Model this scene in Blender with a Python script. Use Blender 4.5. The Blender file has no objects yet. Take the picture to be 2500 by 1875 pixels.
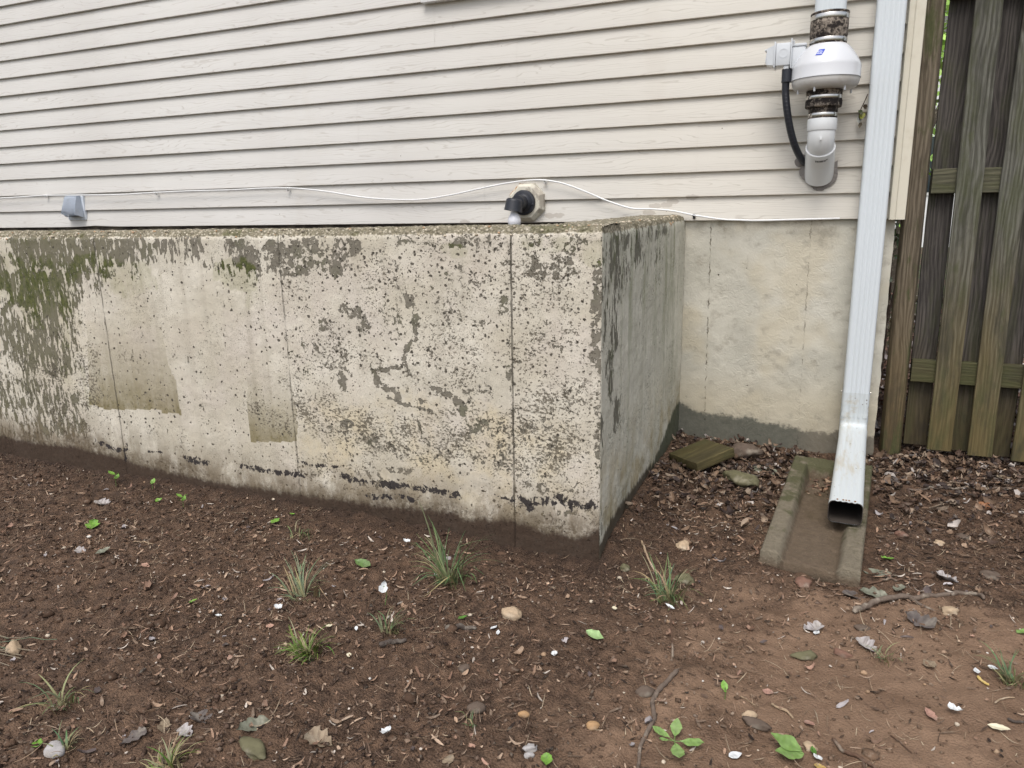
import bpy, bmesh, math, random
import numpy as np
from mathutils import Vector, Matrix, noise as mnoise
S = bpy.context.scene
COL = S.collection
rad = math.radians
random.seed(7)
RNG = np.random.default_rng(11)

# ------------------------------------------------------------------ camera
cam_d = bpy.data.cameras.new("camera")
cam = bpy.data.objects.new("camera", cam_d)
COL.objects.link(cam)
cam_d.sensor_width = 36.0
cam_d.lens = 1812.79 / 2500 * 36
cam_d.clip_start = 0.05
cam_d.clip_end = 400
_r = Vector((0.921758, 0.387373, -0.017437)); _u = Vector((-0.073209, 0.218008, 0.973197)); _f = Vector((-0.380792, 0.895776, -0.22931))
M = Matrix((_r, _u, -_f)).transposed().to_4x4()
M.translation = (0, -3.34923, 0.06337)
cam.matrix_world = M
S.camera = cam

# ------------------------------------------------------------------ sky, sun, exposure
SUN_EL, SUN_AZ = rad(60), rad(178)        # azimuth of the sun, clockwise from +Y
w = bpy.data.worlds.new("World"); S.world = w; w.use_nodes = True
wt = w.node_tree; wt.nodes.clear()
sky = wt.nodes.new("ShaderNodeTexSky"); sky.sky_type = 'NISHITA'; sky.sun_disc = False
sky.sun_elevation = SUN_EL; sky.sun_rotation = SUN_AZ; sky.air_density = 1.0; sky.dust_density = 4.0; sky.ozone_density = 1.0
hs = wt.nodes.new("ShaderNodeHueSaturation"); hs.inputs['Saturation'].default_value = 0.45
bg = wt.nodes.new("ShaderNodeBackground"); bg.inputs[1].default_value = 0.15
wo = wt.nodes.new("ShaderNodeOutputWorld")
wt.links.new(sky.outputs[0], hs.inputs['Color']); wt.links.new(hs.outputs[0], bg.inputs[0]); wt.links.new(bg.outputs[0], wo.inputs[0])
sl = bpy.data.lights.new("sun", 'SUN'); sl.energy = 0.75; sl.angle = rad(25); sl.color = (1.0, 0.975, 0.94)
so = bpy.data.objects.new("sun", sl); COL.objects.link(so)
sd = Vector((math.sin(SUN_AZ) * math.cos(SUN_EL), math.cos(SUN_AZ) * math.cos(SUN_EL), math.sin(SUN_EL)))
so.rotation_euler = sd.to_track_quat('Z', 'Y').to_euler()
S.view_settings.view_transform = 'Standard'; S.view_settings.look = 'None'
S.view_settings.exposure = 0.52; S.view_settings.gamma = 1.0

# ---- measured positions of marks and small things (metres)
D={'cable': [(-5.556, -0.018, 0.186), (-5.045, -0.018, 0.191), (-4.804, -0.018, 0.195), (-4.609, -0.018, 0.199), (-4.171, -0.018, 0.191),
           (-3.928, -0.018, 0.189), (-3.662, -0.018, 0.194), (-3.376, -0.018, 0.196), (-3.106, -0.018, 0.194), (-2.875, -0.018, 0.197),
           (-2.709, -0.018, 0.194), (-2.602, -0.018, 0.187), (-2.446, -0.018, 0.169), (-2.319, -0.018, 0.149), (-2.196, -0.018, 0.132),
           (-2.05, -0.018, 0.121), (-1.885, -0.018, 0.118), (-1.724, -0.018, 0.135), (-1.59, -0.018, 0.157), (-1.44, -0.018, 0.18),
           (-1.315, -0.018, 0.192), (-1.234, -0.018, 0.19), (-1.144, -0.018, 0.173), (-1.036, -0.018, 0.134), (-0.94, -0.018, 0.094),
           (-0.827, -0.018, 0.058), (-0.736, -0.018, 0.053), (-0.645, -0.018, 0.044), (-0.553, -0.018, 0.025), (-0.436, -0.018, 0.006),
           (-0.368, -0.018, 0.002), (-0.285, -0.018, -0.001), (-0.141, -0.018, 0.001), (0.029, -0.018, 0.004)],
 'clean': [(-2.215, -0.476, 0.424, 0.276, 0.9), (-2.146, -0.161, 0.137, 0.035, 0.8)],
 'clips': [(-4.618, -0.012, 0.2), (-3.668, -0.012, 0.194), (-2.709, -0.012, 0.194), (-1.236, -0.012, 0.19), (-0.551, -0.012, 0.024)],
 'dirt': [(-3.393, -0.918), (-3.149, -0.925), (-2.912, -0.915), (-2.653, -0.932), (-2.488, -0.957), (-2.148, -0.973), (-1.791, -0.97),
          (-1.543, -0.963), (-1.388, -0.962), (-1.095, -0.945), (-1.055, -0.966), (-0.894, -0.94), (-0.765, -0.965), (-0.643, -0.96),
          (-0.589, -0.926)],
 'flat_straw': [(-1.832, -2.369), (-1.754, -2.32)],
 'found_dirt': [(-0.593, -0.827), (-0.485, -0.865), (-0.401, -0.864), (-0.279, -0.87), (-0.179, -0.884), (-0.073, -0.903), (0.094, -0.898),
                (0.227, -0.911)],
 'found_seams': [-0.481, -0.473, -0.077, -0.07],
 'grain_seams': [(-1.791, 0.0, 0.948), (-1.374, 0.0, 0.75), (-1.552, 0.0, 0.047), (-3.976, 0.0, 1.159), (-1.16, 0.0, 0.134)],
 'greens': [((-2.571, -1.383), 'sprout', 0.05, 'taller bright green sprout with two leaf pairs at the foot of the wall'),
            ((-2.376, -1.378), 'sprout1', 0.035, 'bright sprout with a single round leaf at the foot of the wall'),
            ((-2.138, -1.455), 'sprout', 0.042, 'bright green sprout with two leaf pairs out on open soil'),
            ((-2.253, -1.464), 'lobed', 0.03, 'small lobed green leaf between two bright sprouts'),
            ((-2.298, -1.701), 'lobed', 0.055, 'bright lime maple leaf lying flat on the dark soil at left'),
            ((-1.708, -1.456), 'lobed', 0.04, 'green maple leaf beside the thin dark grass wisps'),
            ((-1.692, -1.389), 'oval', 0.024, 'tiny lime leaf right against the stained wall foot'),
            ((-1.243, -1.615), 'oval', 0.055, 'dull green oval leaf with a brown spot above the folded white leaf'),
            ((-1.56, -1.973), 'oval', 0.024, 'thin yellow green leaf scrap alone on open soil at left'),
            ((-1.424, -2.523), 'lobed', 0.03, 'tiny yellow green lobed leaf near the grey white stone'),
            ((-0.473, -1.737), 'oval', 0.05, 'pale green oval leaf lying flat in the middle of the soil'),
            ((-0.435, -2.188), 'oval', 0.034, 'bright green torn leaf by the bottom edge'),
            ((-0.214, -2.048), 'rosette', 0.075, 'five leaved green seedling spread flat beside the dark root'),
            ((0.022, -1.98), 'pair', 0.055, 'pair of glossy green leaves at the bottom right'),
            ((0.043, -1.966), 'oval', 0.02, 'small dark green leaf beside the pair of glossy leaves'),
            ((-0.14, -1.855), 'sprout1', 0.03, 'tiny thin green sprout on clay right of the dark root'),
            ((0.511, -1.347), 'oval', 0.035, 'green leaf half cut by the right edge of the photo'),
            ((0.232, -1.019), 'lobed', 0.035, 'small green sprig just right of the splash block'),
            ((-0.82, -1.783), 'oval', 0.026, 'small dark green leaf left of the tan rock')],
 'leaves': [((-1.045, -2.317), 0.085, 'lobed', 'greygreen', 'big grey green lobed leaf lying flat at lower left'),
            ((-0.885, -2.302), 0.075, 'lobed', 'tan', 'curled tan oak leaf right of the big grey green leaf'),
            ((-2.443, -1.543), 0.065, 'lobed', 'white', 'whitish crumpled leaf at the wall foot below the taller sprout'),
            ((-2.08, -1.836), 0.06, 'oval', 'greygreen', 'pale grey oval leaf below the lime maple leaf'),
            ((-2.166, -1.851), 0.045, 'lobed', 'white', 'torn whitish leaf left of the pale grey oval leaf'),
            ((-1.254, -2.435), 0.06, 'lobed', 'grey', 'dark grey violet leaf above the clipped yellow tuft'),
            ((-1.164, -2.341), 0.07, 'lobed', 'grey', 'crumpled grey leaf with torn edge left of the big grey green leaf'),
            ((-1.227, -2.383), 0.05, 'oval', 'tan', 'beige curled oval leaf left of centre near the bottom'),
            ((-1.153, -2.391), 0.045, 'lobed', 'white', 'small black and white curled leaf below the beige oval leaf'),
            ((-0.181, -0.327), 0.1, 'lobed', 'greygreen', 'grey green leaf between the wood block and the splash block'),
            ((0.286, -0.317), 0.085, 'lobed', 'grey', 'large dark brown leaf right of the downspout outlet'),
            ((0.577, -0.434), 0.065, 'lobed', 'rust', 'rust orange leaf on the soil below the fence'),
            ((0.385, -0.152), 0.06, 'lobed', 'grey', 'grey brown leaf under the first fence boards'),
            ((0.682, -0.12), 0.06, 'oval', 'tan', 'square tan leaf at the right under the fence'),
            ((0.204, -1.123), 0.1, 'oval', 'greygreen', 'long grey green leaf touching the right front corner of the splash block'),
            ((0.376, -1.096), 0.06, 'lobed', 'white', 'whitish curled leaf above the right end of the forked branch'),
            ((0.13, -1.276), 0.075, 'oval', 'grey', 'dark grey oval leaf in front of the splash block'),
            ((0.179, -1.26), 0.07, 'lobed', 'greygreen', 'grey leaf overlapping the dark oval leaf before the splash block'),
            ((0.249, -1.196), 0.05, 'oval', 'greygreen', 'pale grey leaf just above the forked branch'),
            ((0.283, -1.375), 0.075, 'lobed', 'grey', 'dark torn leaf below the forked branch'),
            ((0.155, -1.545), 0.055, 'lobed', 'white', 'pale lilac curled leaf on the clay below the dark torn leaf'),
            ((0.031, -1.49), 0.055, 'lobed', 'white', 'pale curled leaf beside the white triangular petal'),
            ((-0.617, -2.251), 0.045, 'oval', 'tan', 'olive tan oval leaf at the bottom edge, middle'),
            ((0.286, -1.574), 0.045, 'oval', 'tan', 'pink beige curled leaf on the clay at right'),
            ((-0.053, -1.799), 0.03, 'oval', 'pink', 'pink leaf scrap right of the dark root'),
            ((0.033, -1.87), 0.035, 'oval', 'pink', 'pale pink oval leaf above the pair of glossy leaves'),
            ((-0.005, -1.958), 0.035, 'oval', 'grey', 'grey pink leaf left of the pair of glossy leaves'),
            ((0.268, -1.767), 0.04, 'oval', 'pink', 'brown pink folded leaf left of the crumpled white lump'),
            ((0.056, -2.013), 0.04, 'oval', 'yellow', 'yellow and brown leaf cut by the bottom edge at right')],
 'moss': [(-2.955, -0.214, 0.226, 0.094, 0.85), (-2.648, -0.119, 0.083, 0.034, 1.0), (-2.486, -0.162, 0.135, 0.054, 0.85),
          (-2.475, -0.219, 0.035, 0.022, 0.9), (-1.921, -0.147, 0.075, 0.045, 1.2), (-1.881, -0.235, 0.045, 0.041, 0.6),
          (-3.006, -0.355, 0.059, 0.035, 0.7), (-2.87, -0.404, 0.032, 0.054, 0.7), (-3.07, -0.487, 0.018, 0.078, 0.55),
          (-2.779, -0.617, 0.012, 0.074, 0.88), (-2.855, -0.571, 0.06, 0.046, 0.5), (-3.03, -0.029, 0.096, 0.012, 0.6),
          (-2.907, -0.099, 0.169, 0.022, 0.5), (-1.065, -0.053, 0.032, 0.019, 0.9), (-0.623, -0.062, 0.029, 0.041, 0.88),
          (-0.725, -0.037, 0.131, 0.017, 0.6)],
 'peel': [(-2.712, -0.076, 0.441, 0.065, 0.86), (-2.959, -0.229, 0.23, 0.079, 0.84), (-3.006, -0.446, 0.228, 0.132, 0.72),
          (-3.078, -0.728, 0.232, 0.124, 0.64), (-2.729, -0.512, 0.01, 0.156, 0.429), (-2.505, -0.16, 0.143, 0.074, 0.85),
          (-2.187, -0.071, 0.099, 0.053, 0.7), (-1.915, -0.059, 0.069, 0.03, 0.702), (-1.93, -0.142, 0.084, 0.051, 0.85),
          (-1.686, -0.088, 0.154, 0.049, 0.7), (-1.603, -0.051, 0.077, 0.026, 0.686), (-1.867, -0.255, 0.059, 0.061, 0.5),
          (-3.279, -0.75, 0.004, 0.135, 0.741), (-3.248, -0.482, 0.006, 0.131, 0.624), (-1.615, -0.053, 0.073, 0.034, 0.686),
          (-1.434, -0.045, 0.049, 0.025, 0.671), (-0.987, -0.027, 0.393, 0.021, 0.484), (-0.787, -0.11, 0.032, 0.034, 0.671),
          (-0.879, -0.091, 0.031, 0.01, 0.546), (-0.907, -0.201, 0.019, 0.031, 0.624), (-0.705, -0.097, 0.04, 0.038, 0.585),
          (-0.601, -0.227, 0.019, 0.128, 0.78), (-0.591, -0.539, 0.013, 0.183, 0.585), (-1.223, -0.22, 0.015, 0.018, 0.686),
          (-1.027, -0.499, 0.031, 0.005, 0.624), (-1.203, -0.543, 0.027, 0.01, 0.702), (-1.0, -0.621, 0.02, 0.013, 0.686),
          (-0.974, -0.594, 0.021, 0.008, 0.686), (-1.442, -0.256, 0.037, 0.018, 0.671), (-1.504, -0.503, 0.012, 0.036, 0.78),
          (-0.885, -0.426, 0.007, 0.016, 0.78), (-1.492, -0.652, 0.02, 0.011, 0.741), (-1.3, -0.796, 0.06, 0.011, 0.702),
          (-1.07, -0.249, 0.03, 0.03, 0.468), (-1.033, -0.655, 0.01, 0.014, 0.702), (-1.405, -0.301, 0.018, 0.021, 0.663),
          (-1.558, -0.31, 0.022, 0.025, 0.624)],
 'peel_lines': [([(-1.204, -0.262), (-1.212, -0.329), (-1.249, -0.385), (-1.257, -0.42), (-1.234, -0.458)], 0.0159),
                ([(-1.379, -0.455), (-1.321, -0.446), (-1.257, -0.432)], 0.0103),
                ([(-1.372, -0.46), (-1.359, -0.502), (-1.302, -0.518), (-1.281, -0.542)], 0.0159),
                ([(-1.161, -0.497), (-1.102, -0.512), (-1.05, -0.542), (-1.046, -0.571)], 0.0169), ([(-1.216, -0.602), (-1.203, -0.662)], 0.0066),
                ([(-1.321, -0.545), (-1.248, -0.564), (-1.154, -0.576)], 0.0094)],
 'petal_twig': [(-0.275, -1.748), (-0.29, -1.723)],
 'petals': [((-1.061, -1.779), 0.04, 'folded', 'folded white leaf standing up on a grass stem'),
            ((-0.995, -1.595), 0.03, 'folded', 'crumpled white petal caught in the tall grass tuft'),
            ((-1.124, -1.947), 0.026, 'flat', 'cream yellow petal right of the short dense tuft'),
            ((-1.053, -1.927), 0.022, 'flat', 'narrow white petal left of the sparse low tuft'),
            ((-1.002, -2.033), 0.022, 'flat', 'cream white petal below the cream yellow one'),
            ((-0.543, -1.84), 0.026, 'flat', 'round bright white petal below the pale green oval leaf'),
            ((-0.313, -1.599), 0.034, 'raised', 'long white petal perched on top of a thin upright twig'),
            ((-0.098, -2.03), 0.036, 'flat', 'large bright white petal right of the five leaved seedling'),
            ((-0.463, -1.582), 0.026, 'flat', 'cream white petal halfway between tall tuft and spiky tuft'),
            ((0.041, -1.508), 0.03, 'flat', 'white triangular petal on bare clay below the splash block'),
            ((0.315, -1.743), 0.034, 'folded', 'crumpled white lump of petal at lower right'),
            ((0.38, -1.562), 0.026, 'flat', 'white triangular petal touching the yellow stick'),
            ((0.415, -1.541), 0.026, 'flat', 'white petal right of the yellow stick, next to the thin tuft'),
            ((-0.763, -2.24), 0.036, 'folded', 'curled white shell like petal low in the middle left'),
            ((-1.44, -2.004), 0.024, 'flat', 'white narrow petal alone on dark soil at left centre'),
            ((0.051, -1.986), 0.03, 'flat', 'white petal under the pair of glossy green leaves'),
            ((0.387, -1.773), 0.05, 'flat', 'long bone white flake at lower right'),
            ((-1.203, -1.427), 0.03, 'folded', 'white crumpled leaf bit near the foot of the concrete wall'),
            ((-0.723, -1.797), 0.03, 'flat', 'slim white flake right of the dark half buried stick'),
            ((-0.706, -1.808), 0.024, 'flat', 'short white petal just below the slim white flake'),
            ((-1.294, -1.941), 0.03, 'folded', 'crumpled white bit at the foot of the pale grey green tuft')],
 'pit': [(-1.157, -0.116, 0.534, 0.068, 1.0), (-1.158, -0.315, 0.513, 0.111, 0.5), (-1.704, -0.277, 0.145, 0.162, 0.6),
         (-2.252, -0.499, 0.457, 0.287, 0.28), (-1.181, -0.616, 0.56, 0.112, 0.25)],
 'scuffs': [(-1.221, 0.0, 0.029), (-1.177, 0.0, 0.032), (-0.65, 0.0, 0.083), (-0.677, 0.0, 0.07), (-0.722, 0.0, 0.065), (-0.563, 0.0, 0.099),
            (-1.66, 0.0, -0.0), (-0.748, 0.0, 0.036)],
 'seams': [(-0.869, -0.873, 1.0), (-1.727, -1.725, 0.6), (-2.61, -2.608, 0.8)],
 'side_dirt': [(-1.284, -0.95), (-1.215, -0.934), (-1.162, -0.914), (-0.988, -0.916), (-0.775, -0.924), (-0.491, -0.933), (-0.319, -0.879),
               (-0.166, -0.829), (-0.034, -0.815)],
 'side_peel': [(-1.075, -0.068, 0.207, 0.054, 0.95), (-1.148, -0.152, 0.116, 0.059, 0.8), (-0.698, -0.023, 0.259, 0.033, 0.9),
               (-1.186, -0.337, 0.068, 0.173, 0.78), (-1.099, -0.595, 0.05, 0.046, 0.9), (-0.964, -0.104, 0.08, 0.073, 0.6),
               (-0.643, -0.1, 0.191, 0.046, 0.5), (-0.79, -0.241, 0.029, 0.026, 0.9), (-1.242, -0.261, 0.034, 0.076, 0.8)],
 'speck': [(-1.153, -0.648, 0.556, 0.077, 0.9), (-2.866, -0.6, 0.149, 0.226, 0.7), (-3.053, -0.634, 0.207, 0.217, 0.6),
           (-0.75, -0.433, 0.13, 0.22, 0.7), (-1.749, -0.695, 0.156, 0.124, 0.5), (-1.087, -0.409, 0.098, 0.186, 0.5)],
 'sticks': [([(0.128, -1.392), (0.165, -1.331), (0.207, -1.287), (0.254, -1.25), (0.3, -1.228), (0.353, -1.196), (0.415, -1.164), (0.442, -1.178),
              (0.45, -1.203)],
             0.017, 'bark', 'forked thick grey branch lying on the soil before the splash block'),
            ([(0.171, -1.201), (0.234, -1.164), (0.289, -1.133), (0.337, -1.107)], 0.007, 'brown',
             'thin straight brown stick between splash block and forked branch'),
            ([(0.332, -0.376), (0.425, -0.332), (0.512, -0.278), (0.597, -0.242), (0.678, -0.23), (0.779, -0.18)], 0.009, 'bark',
             'long grey stick along the ground under the fence'),
            ([(0.078, -1.906), (0.097, -1.94), (0.116, -1.952), (0.133, -1.965), (0.147, -1.973), (0.157, -1.99)], 0.008, 'brown',
             'brown root like stick at the bottom right'),
            ([(-0.044, -1.839), (-0.026, -1.847), (-0.009, -1.852), (0.002, -1.864)], 0.006, 'tan',
             'short pale tan twig on clay right of the dark root'),
            ([(-0.109, -1.834), (-0.092, -1.843), (-0.074, -1.854)], 0.003, 'tan', 'very thin straight twig left of the short pale twig'),
            ([(-0.254, -1.798), (-0.271, -1.855), (-0.283, -1.915), (-0.282, -1.937), (-0.268, -1.985), (-0.273, -2.039), (-0.276, -2.078),
              (-0.27, -2.113), (-0.264, -2.157)],
             0.012, 'bark', 'dark knobbly root running up from the bottom edge'),
            ([(-0.839, -1.844), (-0.821, -1.824), (-0.795, -1.806), (-0.771, -1.801)], 0.014, 'dark',
             'dark half buried stick in the middle of the soil'),
            ([(-0.955, -1.97), (-0.939, -1.941), (-0.909, -1.919)], 0.014, 'dark', 'dark half buried stick below the sparse low tuft'),
            ([(-0.488, -1.158), (-0.457, -1.219), (-0.408, -1.301)], 0.008, 'tan', 'pale broken stick near the side wall foot'),
            ([(0.379, -1.58), (0.388, -1.589), (0.399, -1.601)], 0.007, 'yellow', 'short yellow stick on the clay at right'),
            ([(0.186, -1.855), (0.203, -1.876), (0.221, -1.906)], 0.003, 'brown', 'thin brown twig right of the root like stick'),
            ([(0.396, -1.681), (0.407, -1.659), (0.421, -1.646), (0.44, -1.639)], 0.004, 'tan', 'small bent twig at lower right'),
            ([(0.41, -1.729), (0.424, -1.73), (0.448, -1.717)], 0.006, 'dark', 'dark stick end at the right edge'),
            ([(-2.057, -1.743), (-2.039, -1.726), (-1.988, -1.727)], 0.004, 'tan', 'little curved twig in the left soil')],
 'stones': [((-0.705, -1.721), 0.05, 0.6, 'tan', 'tan angular rock in the middle of the soil below the tall tuft'),
            ((-0.254, -0.525), 0.075, 0.5, 'moss', 'long mossy green stone between the wood block and splash block'),
            ((-0.266, -0.202), 0.07, 0.6, 'dark', 'dark olive rock behind the wood block'),
            ((0.001, -1.252), 0.042, 0.7, 'red', 'reddish brown stone against the front of the splash block'),
            ((0.361, -1.29), 0.045, 0.6, 'tan', 'tan pebble below the forked branch'),
            ((0.387, -0.835), 0.032, 0.6, 'tan', 'cream pebble on clay right of the splash block'),
            ((0.466, -0.744), 0.038, 0.5, 'dark', 'flat brown grey stone far right on the clay'),
            ((0.496, -1.026), 0.045, 0.6, 'dark', 'dark brown stone at right beyond the whitish curled leaf'),
            ((0.28, -0.825), 0.032, 0.6, 'red', 'small reddish stone next to the right side of the splash block'),
            ((-0.362, -1.133), 0.036, 0.7, 'tan', 'orange tan stone left of the splash block'),
            ((-0.32, -1.326), 0.045, 0.6, 'moss', 'grey green stone behind the spiky tuft'),
            ((-0.508, -1.288), 0.032, 0.8, 'moss', 'small mossy stone right at the foot of the wall corner'),
            ((-0.322, -1.32), 0.04, 0.6, 'moss', 'grey stone just above the spiky tuft'),
            ((-0.361, -1.135), 0.045, 0.6, 'tan', 'tan orange stone near the side wall foot'),
            ((-0.38, -2.058), 0.034, 0.75, 'orange', 'smooth orange oval pebble low in the middle'),
            ((-0.529, -2.073), 0.028, 0.7, 'orange', 'smooth pale tan oval pebble left of the orange one'),
            ((-0.48, -2.159), 0.028, 0.7, 'white', 'white speckled pebble near the bottom edge'),
            ((-0.474, -2.179), 0.02, 0.7, 'white', 'small cream pebble touching the white speckled one'),
            ((-0.305, -1.901), 0.036, 0.7, 'dark', 'brown round stone at the upper end of the dark root'),
            ((-0.632, -2.091), 0.036, 0.7, 'dark', 'round brown stone behind the tiny single sprout'),
            ((-0.723, -1.97), 0.03, 0.7, 'dark', 'grey brown pebble alone above the tiny single sprout'),
            ((-0.068, -1.918), 0.036, 0.5, 'dark', 'flat dark grey stone right of the dark root on clay'),
            ((-0.083, -1.893), 0.03, 0.6, 'tan', 'rough tan pebble behind the flat dark grey stone'),
            ((-1.002, -2.366), 0.055, 0.5, 'moss', 'flat mossy brown stone below the big grey green leaf'),
            ((-1.373, -2.522), 0.04, 0.8, 'white', 'grey white round stone at lower left'),
            ((-1.821, -2.305), 0.05, 0.6, 'tan', 'tan flat stone at the left edge above the flattened straw'),
            ((0.016, -1.627), 0.04, 0.5, 'moss', 'green grey flat stone on clay below the splash block'),
            ((0.101, -1.584), 0.03, 0.6, 'red', 'angular brown red stone right of the green grey flat one'),
            ((0.148, -1.457), 0.03, 0.5, 'dark', 'flat round brown stone below the thick end of the forked branch'),
            ((0.038, -1.95), 0.028, 0.7, 'tan', 'rough tan pebble above the pair of glossy leaves'),
            ((-0.721, -1.97), 0.024, 0.7, 'dark', 'small grey pebble below the dark half buried stick')],
 'tan': [([(-2.703, -0.307), (-2.311, -0.293), (-2.306, -0.486), (-2.273, -0.566), (-2.27, -0.696), (-2.291, -0.685), (-2.375, -0.694),
           (-2.373, -0.678), (-2.675, -0.705), (-2.776, -0.691)],
          -0.301, -0.698),
         ([(-1.911, -0.461), (-1.731, -0.503), (-1.711, -0.61), (-1.711, -0.687), (-1.724, -0.741), (-1.937, -0.766), (-1.935, -0.63)], -0.472,
          -0.758)],
 'tar': [([(-1.533, -0.844), (-1.457, -0.858), (-1.269, -0.851)], 0.0077), ([(-1.247, -0.851), (-1.162, -0.853), (-1.072, -0.86)], 0.0077),
         ([(-1.43, -0.91), (-1.278, -0.889), (-1.236, -0.903)], 0.0059), ([(-0.95, -0.837), (-0.878, -0.849)], 0.0035),
         ([(-0.865, -0.838), (-0.821, -0.86)], 0.01), ([(-0.802, -0.838), (-0.715, -0.82), (-0.667, -0.837), (-0.613, -0.826)], 0.01),
         ([(-1.724, -0.815), (-1.676, -0.823), (-1.538, -0.813)], 0.0041), ([(-2.765, -0.85), (-2.674, -0.873), (-2.59, -0.876)], 0.0065),
         ([(-2.593, -0.845), (-2.611, -0.943)], 0.0047), ([(-2.267, -0.867), (-2.162, -0.876)], 0.0088),
         ([(-2.0, -0.868), (-1.873, -0.87), (-1.737, -0.87)], 0.0059), ([(-1.78, -0.864), (-1.696, -0.865)], 0.0059),
         ([(-2.473, -0.863), (-2.391, -0.857)], 0.0029)],
 'tufts': [((-0.937, -1.619), 0.17, 60, 0.1, 0.12, 'tall green grass tuft in front of the concrete wall with one long blade'),
           ((-1.282, -1.84), 0.12, 46, 0.1, 0.35, 'pale grey green grass tuft, upper of the two left of the folded white leaf'),
           ((-1.098, -2.061), 0.085, 70, 0.085, 0.25, 'short dense grass tuft with green tips, nearest below the pale grey green tuft'),
           ((-0.967, -1.908), 0.075, 22, 0.07, 0.3, 'sparse low grass tuft just under the folded white leaf'),
           ((-0.335, -1.476), 0.13, 48, 0.1, 0.25, 'spiky green grass tuft standing between the wall corner and the splash block'),
           ((-1.114, -2.468), 0.06, 60, 0.09, 0.75, 'clipped yellow green grass tuft cut by the bottom edge of the photo'),
           ((-1.493, -2.412), 0.035, 16, 0.09, 0.35, 'flattened little grass tuft on bare soil at lower left'),
           ((0.452, -1.572), 0.09, 34, 0.06, 0.45, 'thin pale grass tuft at the right edge near the yellow stick'),
           ((-0.614, -2.146), 0.05, 7, 0.03, 0.2, 'tiny single sprout of grass with one thick blade, low in the middle'),
           ((-1.559, -1.511), 0.07, 16, 0.11, 0.2, 'thin dark grass wisps near the foot of the concrete wall'),
           ((0.194, -1.58), 0.045, 14, 0.07, 0.55, 'faint sparse grass wisps on bare clay below the forked branch'),
           ((-1.354, -2.51), 0.045, 22, 0.06, 0.8, 'dry straw coloured grass roots left of the clipped yellow tuft')],
 'wood': [(-0.536, -0.379, -0.945), (-0.457, -0.197, -0.915), (-0.334, -0.309, -0.905), (-0.395, -0.503, -0.935)],
 'yellow': [(-1.177, -0.728, 0.412, 0.139, 1.0), (-0.819, -0.721, 0.224, 0.12, 0.6), (-2.884, -0.468, 0.213, 0.134, 0.35)]}

# ------------------------------------------------------------------ helpers: objects
def link(name, me, mats, parent=None):
    o = bpy.data.objects.new(name, me); COL.objects.link(o)
    if not isinstance(mats, (list, tuple)): mats = [mats]
    for m in mats: me.materials.append(m)
    if parent is not None: o.parent = parent
    return o
def tag(o, label=None, cat=None, group=None, kind=None):
    if label: o['label'] = label
    if cat: o['category'] = cat
    if group: o['group'] = group
    if kind: o['kind'] = kind
    return o
def thing(name, label, cat, loc=(0, 0, 0), group=None):
    o = bpy.data.objects.new(name, None); COL.objects.link(o); o.location = loc
    o.empty_display_size = 0.05
    return tag(o, label, cat, group)
def smooth(me, ang=40):
    me.polygons.foreach_set('use_smooth', [True] * len(me.polygons))
    try: me.set_sharp_from_angle(angle=rad(ang))
    except Exception: pass
def mesh_np(name, V, F):
    me = bpy.data.meshes.new(name)
    V = np.asarray(V, dtype=np.float32); F = np.asarray(F, dtype=np.int32)
    k = F.shape[1]
    me.vertices.add(len(V)); me.vertices.foreach_set('co', V.ravel())
    me.loops.add(F.size); me.loops.foreach_set('vertex_index', F.ravel())
    me.polygons.add(len(F)); me.polygons.foreach_set('loop_start', np.arange(0, F.size, k, dtype=np.int32))
    me.update(calc_edges=True); me.validate()
    return me
def fattr(me, name, vals):
    a = me.attributes.new(name, 'FLOAT', 'POINT'); a.data.foreach_set('value', np.asarray(vals, dtype=np.float32).ravel())
def cattr(me, vals, name='col'):
    a = me.attributes.new(name, 'FLOAT_COLOR', 'POINT')
    v = np.ones((len(vals), 4), dtype=np.float32); v[:, :3] = vals; a.data.foreach_set('color', v.ravel())
def grid_faces(nx, ny):
    i = np.arange(nx - 1)[:, None] * ny + np.arange(ny - 1)[None, :]
    return np.stack([i, i + ny, i + ny + 1, i + 1], -1).reshape(-1, 4)

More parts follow.
